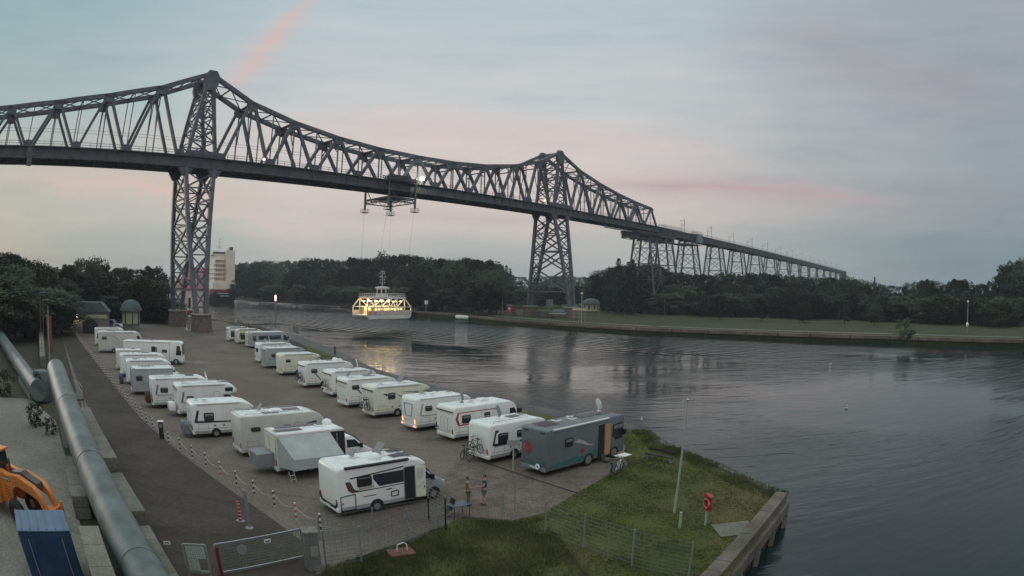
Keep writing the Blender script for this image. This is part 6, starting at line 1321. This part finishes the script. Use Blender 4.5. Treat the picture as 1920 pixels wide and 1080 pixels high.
cols = [(.42, .03, .05), (.42, .03, .05), (.34, .03, .04), (.36, .06, .05)]
for i in range(5):
    for j, (y0, y1) in enumerate(((-9.6, -3.4), (-3.2, 3), (3.2, 9.4))):
        c_ = cols[(i+j) % 4]; hh = 9+2.6*(6 if i < 3 else 3)
        g = MB(); g.box(26+i*14, 38.5+i*14, y0, y1, 9, hh); c0 = g.build('container_stack', mat('cont%d' % ((i+j) % 4), c_, .6, var=.15, vscale=.2), sh); g = MB()
        for q in range(1, 6): g.box(25.96+i*14, 38.54+i*14, y0-.02, y1+.02, 9+2.6*q-.1, 9+2.6*q+.05)
        g.v = [(x, y, min(z, hh-.05)) for x, y, z in g.v]; g.build('stack_joint', m_frame, c0)
# foam of the ship's wake along the far bank, gulls
g = MB(); rn = random.Random(3)
pts = [G(x, y, .03) for x, y in [(440, 563.5), (480, 566), (530, 569), (580, 572), (625, 574), (655, 576)]]
for a, b in zip(pts, pts[1:]):
    for j in range(10):
        p, q = a.lerp(b, j/10), a.lerp(b, (j+.8+rn.random()*.2)/10); n_ = Vector((.65, .75, 0)); w1, w2 = rn.uniform(.4, 1.3), rn.uniform(.4, 1.3)
        g.add([p-n_*w1, q-n_*w2, q+n_*w2+Vector((0, 0, .25)), p+n_*w1+Vector((0, 0, .25))], [(0, 1, 2, 3)])
tag(g.build('wake_foam', mat('foam', (.55, .57, .57), .8)), 'thin white line of foam from the ship wake along the far bank', 'foam', kind='stuff')
for k, (px, lab) in enumerate((((1556, 684), 'white gull on the open water, the more distant of two'), ((1587, 766), 'white gull on the open water, the closer of two'), ((1203, 788), 'white gull near the end of the quay fence'))):
    g = MB(); g.lathe([(.02, -.3), (.11, -.16), (.13, .02), (.08, .18), (.02, .26)], 10); g.v = [(z, y, x*.8+.08) for x, y, z in g.v]; z = .0 if k < 2 else GZ
    t = thing('gull', lab, 'gull', G(px[0], px[1], z), R(40*k)); t.scale = (1.3, 1.3, 1.3) if k < 2 else (.9, .9, .9); b_ = g.build('body', m_white, t, smooth=60)
    g = MB(); g.lathe([(.02, -.06), (.06, 0), (.05, .05), (.01, .08)], 8, (.22, 0, .24)); g.tube([(.28, 0, .25), (.36, 0, .24)], .015, 5); g.build('head', m_white, b_)
    g = MB()
    for sd in (-1, 1): g.add([(-.18, sd*.03, .20), (.12, sd*.06, .22), (.05, sd*.125, .13), (-.34, sd*.04, .12)], [(0, 1, 2, 3)])
    g.build('wing', m_gbox, b_)
# ---------------------------------------------------------------- trees
def leaf_mat(name, c1, c2):
    m = bpy.data.materials.new(name); m.use_nodes = True; nt = m.node_tree; N = nt.nodes; L = nt.links; b = N['Principled BSDF']; b.inputs['Roughness'].default_value = .75; b.inputs['Specular IOR Level'].default_value = .2
    tc = N.new('ShaderNodeTexCoord'); nz = N.new('ShaderNodeTexNoise'); nz.inputs['Scale'].default_value = .45; nz.inputs['Detail'].default_value = 4; L.new(tc.outputs['Object'], nz.inputs['Vector'])
    oi = N.new('ShaderNodeObjectInfo'); r = ramp(nt, [(.35, c1), (.68, c2)], 'LINEAR'); L.new(nz.outputs['Fac'], r.inputs[0])
    hs = N.new('ShaderNodeHueSaturation'); mr = N.new('ShaderNodeMapRange'); mr.inputs[3].default_value = .7; mr.inputs[4].default_value = 1.3; L.new(oi.outputs['Random'], mr.inputs[0]); L.new(mr.outputs[0], hs.inputs['Value']); L.new(r.outputs[0], hs.inputs['Color']); L.new(hs.outputs[0], b.inputs['Base Color'])
    return m
lm = [leaf_mat('foliage_mid', (.033, .046, .024), (.066, .082, .038)), leaf_mat('foliage_dark', (.026, .037, .022), (.050, .063, .034)), leaf_mat('foliage_conifer', (.034, .046, .032), (.055, .072, .045))]
m_bark = mat('bark', (.05, .042, .034), .9, var=.3, vscale=2)
def leaves(rn, centers, n, size, flat=.6):
    vs = []; fs = []
    for (cx, cy, cz, r) in centers:
        for _ in range(n):
            while True:
                x, y, z = rn.uniform(-1, 1), rn.uniform(-1, 1), rn.uniform(-1, 1); d = x*x+y*y+z*z
                if .15 < d < 1: break
            c = Vector((cx+x*r, cy+y*r, cz+z*r*.8)); a = Vector((rn.gauss(0, 1), rn.gauss(0, 1), rn.gauss(0, 1)*flat)).normalized(); b = a.orthogonal().normalized(); s = size*rn.uniform(.6, 1.3)
            k = len(vs); vs += [c-a*s, c+b*s*.6, c+a*s, c-b*s*.6]; fs.append((k, k+1, k+2, k+3))
    return vs, fs
def tree_proto(seed, h, w, m, kind='round', nl=78, size=.33, ncl=84):
    rn = random.Random(seed); t = thing({'round': 'broadleaf_tree', 'conifer': 'spruce_tree', 'airy': 'airy_tree', 'bush': 'bush'}[kind], 'x', 'tree' if kind != 'bush' else 'bush')
    tr = MB(); top = h*.62
    cs = []
    if kind == 'conifer':
        tr.tube([(0, 0, 0), (0, 0, h*.97)], .28, 6, .04)
        for i in range(26):
            f = i/25; z = h*(.1+.88*f); rr = w*.5*(1-f)**.85+.15; k = max(1, int(7*(1-f)+2))
            for j in range(k): a = rn.uniform(0, 2*pi); q = rr*rn.uniform(.55, 1.08); cs.append((q*cos(a), q*sin(a), z-q*.25, .55+.5*(1-f)))
        v, f = leaves(rn, cs, max(8, nl//3), size*.8, .35)
    else:
        tr.tube([(0, 0, 0), (.1, 0, h*.25), (rn.uniform(-.3, .3), rn.uniform(-.3, .3), h*.5), (0, 0, h*.85)], .32*h/18, 7, .06)
        z0 = h*(.08 if kind == 'bush' else .12 if kind == 'round' else .5)
        for i in range(ncl):
            f = rn.random(); z = z0+(h*.93-z0)*f; u = (z-z0)/(h-z0); prof = (sin(pi*min(1, u*.92+.1))**.55); rr = w*.5*prof; a = rn.uniform(0, 2*pi); q = rr*(.35+.65*rn.random()**.5)*rn.uniform(.75, 1.05)
            r_ = w*rn.uniform(.09, .17); cs.append((q*cos(a), q*sin(a), z, r_))
            if i % 5 == 0 and kind != 'bush': tr.tube([(0, 0, z*.55), (q*cos(a)*.5, q*sin(a)*.5, z*.8), (q*cos(a), q*sin(a), z)], .11*h/18, 5, .03)
        v, f = leaves(rn, cs, nl, size)
    tr.build('trunk', m_bark, t)
    cr_ = MB(); cr_.add(v, f); o = bpy.data.meshes.new('crown'); o.from_pydata(cr_.v, [], cr_.f); o.materials.append(m); ob = bpy.data.objects.new('crown', o); S.collection.objects.link(ob); ob.parent = t
    return t
protos = [tree_proto(11, 20, 12, lm[0]), tree_proto(12, 22, 11, lm[1]), tree_proto(13, 18, 13, lm[0]), tree_proto(14, 21, 10, lm[1], ncl=52), tree_proto(15, 19, 12, lm[1])]
con = [tree_proto(21, 20, 6.5, lm[2], 'conifer'), tree_proto(22, 20, 5.2, lm[2], 'conifer')]
airy = tree_proto(31, 20, 11, lm[0], 'airy', 26, .38, 22)
bush = [tree_proto(41, 6, 6.5, lm[0], 'bush', 30, .3, 26), tree_proto(42, 6, 6, lm[1], 'bush', 30, .3, 26)]
PH = {id(p): h for p, h in zip(protos, (20, 22, 18, 21, 19))}; first = set(); rn = random.Random(5)
def put(proto, h0, x, y, hgt, zb, label, group, wf=1.0):
    k = hgt/h0; sx = k*wf
    if proto.name in first: o = copy_tree(proto, (x, y, zb), rn.uniform(0, 6.28))
    else: o = proto; first.add(proto.name); o.location = (x, y, zb); o.rotation_euler = (0, 0, rn.uniform(0, 6.28))
    o.scale = (sx, sx, k); o['label'] = label; o['group'] = group; return o
def top_height(px, py, dist):
    d = direction(px, py); hd = hypot(d.x, d.y); return H+dist*d.z/hd, Vector((d.x/hd, d.y/hd))
def row(prof, dists, step, label, group, zb=2, wf=1.0, jit=.8, low=0):
    "trees whose tops follow the surveyed skyline; dists: (px, distance) of the row"
    def ip(tab, x):
        for (a, ya), (b, yb) in zip(tab, tab[1:]):
            if a <= x <= b: return ya+(yb-ya)*(x-a)/(b-a)
        return tab[0][1] if x < tab[0][0] else tab[-1][1]
    x = prof[0][0]; cnt = 0; flat = label.startswith('*')
    while x <= prof[-1][0]:
        D_ = ip(dists, x)*rn.uniform(.96, 1.06); py = ip(prof, x)+low+rn.uniform(0, 4); zt, d = top_height(x, py, D_); hgt = max(4, (zt-zb)*1.045); i = rn.randrange(5)
        cnt += 1; put(protos[i], (20, 22, 18, 21, 19)[i], d.x*D_, d.y*D_, hgt, zb, (ordw(cnt)+' '+label[1:]) if flat else label, group, wf*rn.uniform(.85, 1.2)*(max(.7, 18/hgt) if hgt < 18 else 1))
        x += step*rn.uniform(.75, 1.25)
PL = [(-25, 476), (20, 470), (50, 484), (85, 499), (120, 500), (135, 491), (165, 487), (190, 485), (206, 500), (240, 502), (262, 499), (285, 496), (308, 504)]
row(PL, [(0, 175), (100, 190), (160, 215), (320, 225)], 14, '*tree towards the near tower along the skyline of the gatehouse wood', 'trees of the gatehouse wood skyline', GZ, 1.0)
row(PL, [(0, 155), (100, 172), (160, 200), (320, 210)], 22, 'lower dark tree inside the wood behind the gatehouse', 'lower trees of the gatehouse wood', GZ, 1.15, low=22)
row([(-20, 500), (120, 530), (314, 540)], [(0, 128), (90, 142), (125, 158), (160, 188), (320, 197)], 16, '*low bushy tree towards the near tower at the foot of the gatehouse wood', 'bushy trees at the foot of the gatehouse wood', GZ, 1.35, low=18)
PM = [(440, 502), (452, 491), (480, 489), (520, 489), (560, 487), (600, 484), (640, 486), (660, 481), (690, 487), (703, 482), (738, 478), (760, 477), (790, 479), (800, 491), (815, 482), (840, 486), (860, 489), (880, 482), (905, 489), (920, 487), (936, 497)]
DM = [(440, 500), (600, 440), (700, 400), (800, 345), (940, 300)]
row(PM, DM, 11, '*tree from the ship along the skyline of the wood behind the gondola', 'trees on the skyline behind the gondola', 3, 1.0)
row(PM, [(a, b*.93) for a, b in DM], 24, 'lower tree inside the wood behind the gondola', 'lower trees in the wood behind the gondola', 3, 1.1, low=18)
row([(440, 525), (700, 530), (936, 532)], [(a, b*.88) for a, b in DM], 18, '*bushy tree from the ship along the wood edge behind the gondola', 'bushy trees at the wood edge behind the gondola', 2.6, 1.3, low=6)
PR = [(940, 512), (960, 514), (1000, 516), (1060, 516), (1100, 517), (1118, 515)]
row([(930, 514), (1000, 516), (1140, 516)], [(930, 620), (1140, 620)], 13, '*distant tree in the gap behind the far tower, counted from the gondola side', 'far trees behind the far tower', 3, 1.2)
row([(930, 535), (1000, 538), (1130, 536)], [(930, 360), (1140, 420)], 17, '*low dark tree behind the foot of the far tower, from the gondola side', 'low trees behind the far tower foot', 2.2, 1.4)
PR = [(1112, 516), (1130, 508), (1150, 500), (1185, 494), (1200, 496), (1220, 490), (1240, 498), (1262, 508), (1300, 512), (1350, 512), (1420, 510), (1500, 517), (1560, 520), (1590, 517), (1605, 523), (1630, 530), (1660, 529), (1700, 532), (1740, 523), (1765, 532), (1790, 522), (1812, 521), (1826, 532), (1850, 530), (1872, 512), (1885, 494), (1900, 484), (1930, 486)]
DL = [(x, hypot(G(x, y, 2).x, G(x, y, 2).y)) for x, y in [(1112, 584), (1180, 586), (1250, 589), (1330, 592), (1400, 594), (1500, 597), (1600, 600), (1700, 603), (1800, 608), (1930, 613)]]
DR = [(x, d*1.13) for x, d in DL]
row(PR, DR, 13, '*tree from the far tower along the skyline below the viaduct and beyond', 'trees on the skyline beside the viaduct', 2, 1.0)
row(PR, [(a, b*.94) for a, b in DR], 30, 'lower tree inside the wood below the viaduct', 'lower trees in the wood below the viaduct', 2, 1.15, low=22)
row([(1130, 548), (1400, 550), (1930, 556)], [(a, b*1.02) for a, b in DL], 17, '*bushy tree from the far tower along the lawn edge below the viaduct', 'bushy trees at the lawn edge below the viaduct', 1.5, 1.5, low=0)
for k, (px, py, D_, lab) in enumerate(((1160, 484, 300, 'tallest pointed spruce beside the first viaduct trestle'), (1178, 490, 296, 'pointed spruce between the tallest one and the viaduct trestle'), (1187, 486, 290, 'slim spruce closest to the first viaduct trestle'), (1142, 505, 305, 'short spruce on the far tower side of the tallest one'), (950, 497, 420, 'solitary pointed spruce on the gondola side of the far tower'), (957, 503, 425, 'smaller spruce beside the solitary one near the far tower'), (1640, 519, 260, 'small pointed spruce on the skyline past the end of the viaduct'))):
    zt, d = top_height(px, py, D_); put(con[k % 2], 20, d.x*D_, d.y*D_, zt-2, 2, lab, 'spruces', 1.15 if px < 1600 else .8)
zt, d = top_height(721, 468, 385); put(airy, 20, d.x*385, d.y*385, zt-3, 3, 'tall airy tree standing above the skyline behind the gondola', 'single trees')
for k, (px, py, b_, lab) in enumerate(((1350, 553, 598, 'small leafy tree standing alone on the lawn with thin trunk'), (1427, 560, 602, 'small tree on the lawn next to the solitary leafy one'), (1505, 562, 604, 'rounded small tree on the far lawn before the red roofed house'), (1583, 558, 607, 'wide small tree on the far lawn with forked trunk'), (1640, 566, 610, 'low tree on the far lawn, last before the shore bends away'))):
    p = G(px, b_, 2); D_ = hypot(p.x, p.y); zt, d = top_height(px, py, D_); i = k % 5; put(protos[i], (20, 22, 18, 21, 19)[i], p.x, p.y, zt-2, 2, lab, 'single trees on the far lawn', 1.3)
for k, (px, py, s_, lab) in enumerate(((1695, 640, 1.0, 'reedy bush at the waterline of the far shore'), (840, 562, .9, 'pale bush on the far lawn behind the white board'), (818, 566, 1.0, 'rounded bush on the far lawn beside the pale one'), (1128, 577, .7, 'low bush beside the far kiosk'), (68, 800, .36, 'green shrub in the yard beside the large pipe'), (95, 815, .28, 'smaller green shrub in the yard beside the large pipe'), (10, 742, .5, 'green shrub beside the thinner pipe'))):
    p = G(px, py, 2); put(bush[k % 2], 6, p.x, p.y, 6*s_, 1.9, lab, 'bushes')
# ---------------------------------------------------------------- grasses
def tufts(name, poly, n, hmin, hmax, m, label, seed, wd=.02, dens=None):
    rn = random.Random(seed); xs = [p[0] for p in poly]; ys = [p[1] for p in poly]; g = MB()
    def inside(x, y):
        c = False; j = len(poly)-1
        for i in range(len(poly)):
            xi, yi = poly[i]; xj, yj = poly[j]
            if (yi > y) != (yj > y) and x < (xj-xi)*(y-yi)/(yj-yi)+xi: c = not c
            j = i
        return c
    k = 0
    while k < n:
        x, y = rn.uniform(min(xs), max(xs)), rn.uniform(min(ys), max(ys))
        if not inside(x, y): continue
        k += 1
        if sin(x*1.3+2)*sin(y*1.1)+rn.random()*1.4 < .25: continue
        for _ in range(3):
            a = rn.uniform(0, 2*pi); h = rn.uniform(hmin, hmax); bx_, by_ = x+rn.gauss(0, .05), y+rn.gauss(0, .05); l = h*rn.uniform(.1, .6); dx, dy = cos(a)*wd, sin(a)*wd; ln = rn.uniform(0, 2*pi)
            i = len(g.v); g.v += [(bx_-dx, by_-dy, GZ), (bx_+dx, by_+dy, GZ), (bx_+cos(ln)*l, by_+sin(ln)*l, GZ+h)]; g.f.append((i, i+1, i+2))
    o = g.build(name, m); return tag(o, label, 'grass', kind='stuff')
gm = leaf_mat('grass_blade', (.050, .068, .014), (.105, .118, .032)); gm2 = leaf_mat('weed_blade', (.055, .068, .020), (.14, .135, .055))
tufts('grass', gr[:10]+[tuple(Vector(corner)-Vector((.9, -.25)))]+[tuple(Vector(g)+Vector((-.4, -.3))) for g in gpts[::-1]], 26000, .02, .075, gm, 'short grass covering the point of land by the water', 1)
tufts('tall_grass', [XY(G(*p)) for p in [(760, 1030), (810, 995), (862, 973), (960, 980), (1022, 968), (1040, 1000), (1122, 1100), (720, 1100)]], 11000, .08, .30, gm2, 'tall uncut grass and weeds below the cobbles inside the fence corner', 2, .014)
tufts('bank_grass', [tuple(Vector(q)+Vector((-1.3, -.9))) for q in [qpts[-1]]+gpts+[corner]]+[tuple(Vector(q)+Vector((.3, .2))) for q in ([qpts[-1]]+gpts+[corner])[::-1]], 3500, .06, .26, gm2, 'ragged taller grass along the water edge of the lawn', 3, .02)
tufts('weeds', [XY(G(*p)) for p in [(610, 1062), (760, 1020), (836, 998), (830, 1030), (700, 1100), (600, 1100)]], 2600, .05, .25, gm2, 'sparse weeds on the rough ground below the mesh fence', 4)
# ---------------------------------------------------------------- evening haze over the canal
hz_ = MB().box(-1700, 1900, -700, 2300, -1.2, 78)
hm = bpy.data.materials.new('evening_haze'); hm.use_nodes = True; nt = hm.node_tree; nt.nodes.clear()
pv = nt.nodes.new('ShaderNodeVolumePrincipled'); pv.inputs['Color'].default_value = (.86, .93, 1, 1); pv.inputs['Density'].default_value = .0002; pv.inputs['Anisotropy'].default_value = .2
ou = nt.nodes.new('ShaderNodeOutputMaterial'); nt.links.new(pv.outputs[0], ou.inputs['Volume'])
tag(hz_.build('haze', hm), 'thin evening haze lying over the canal and its banks', 'haze', kind='stuff')
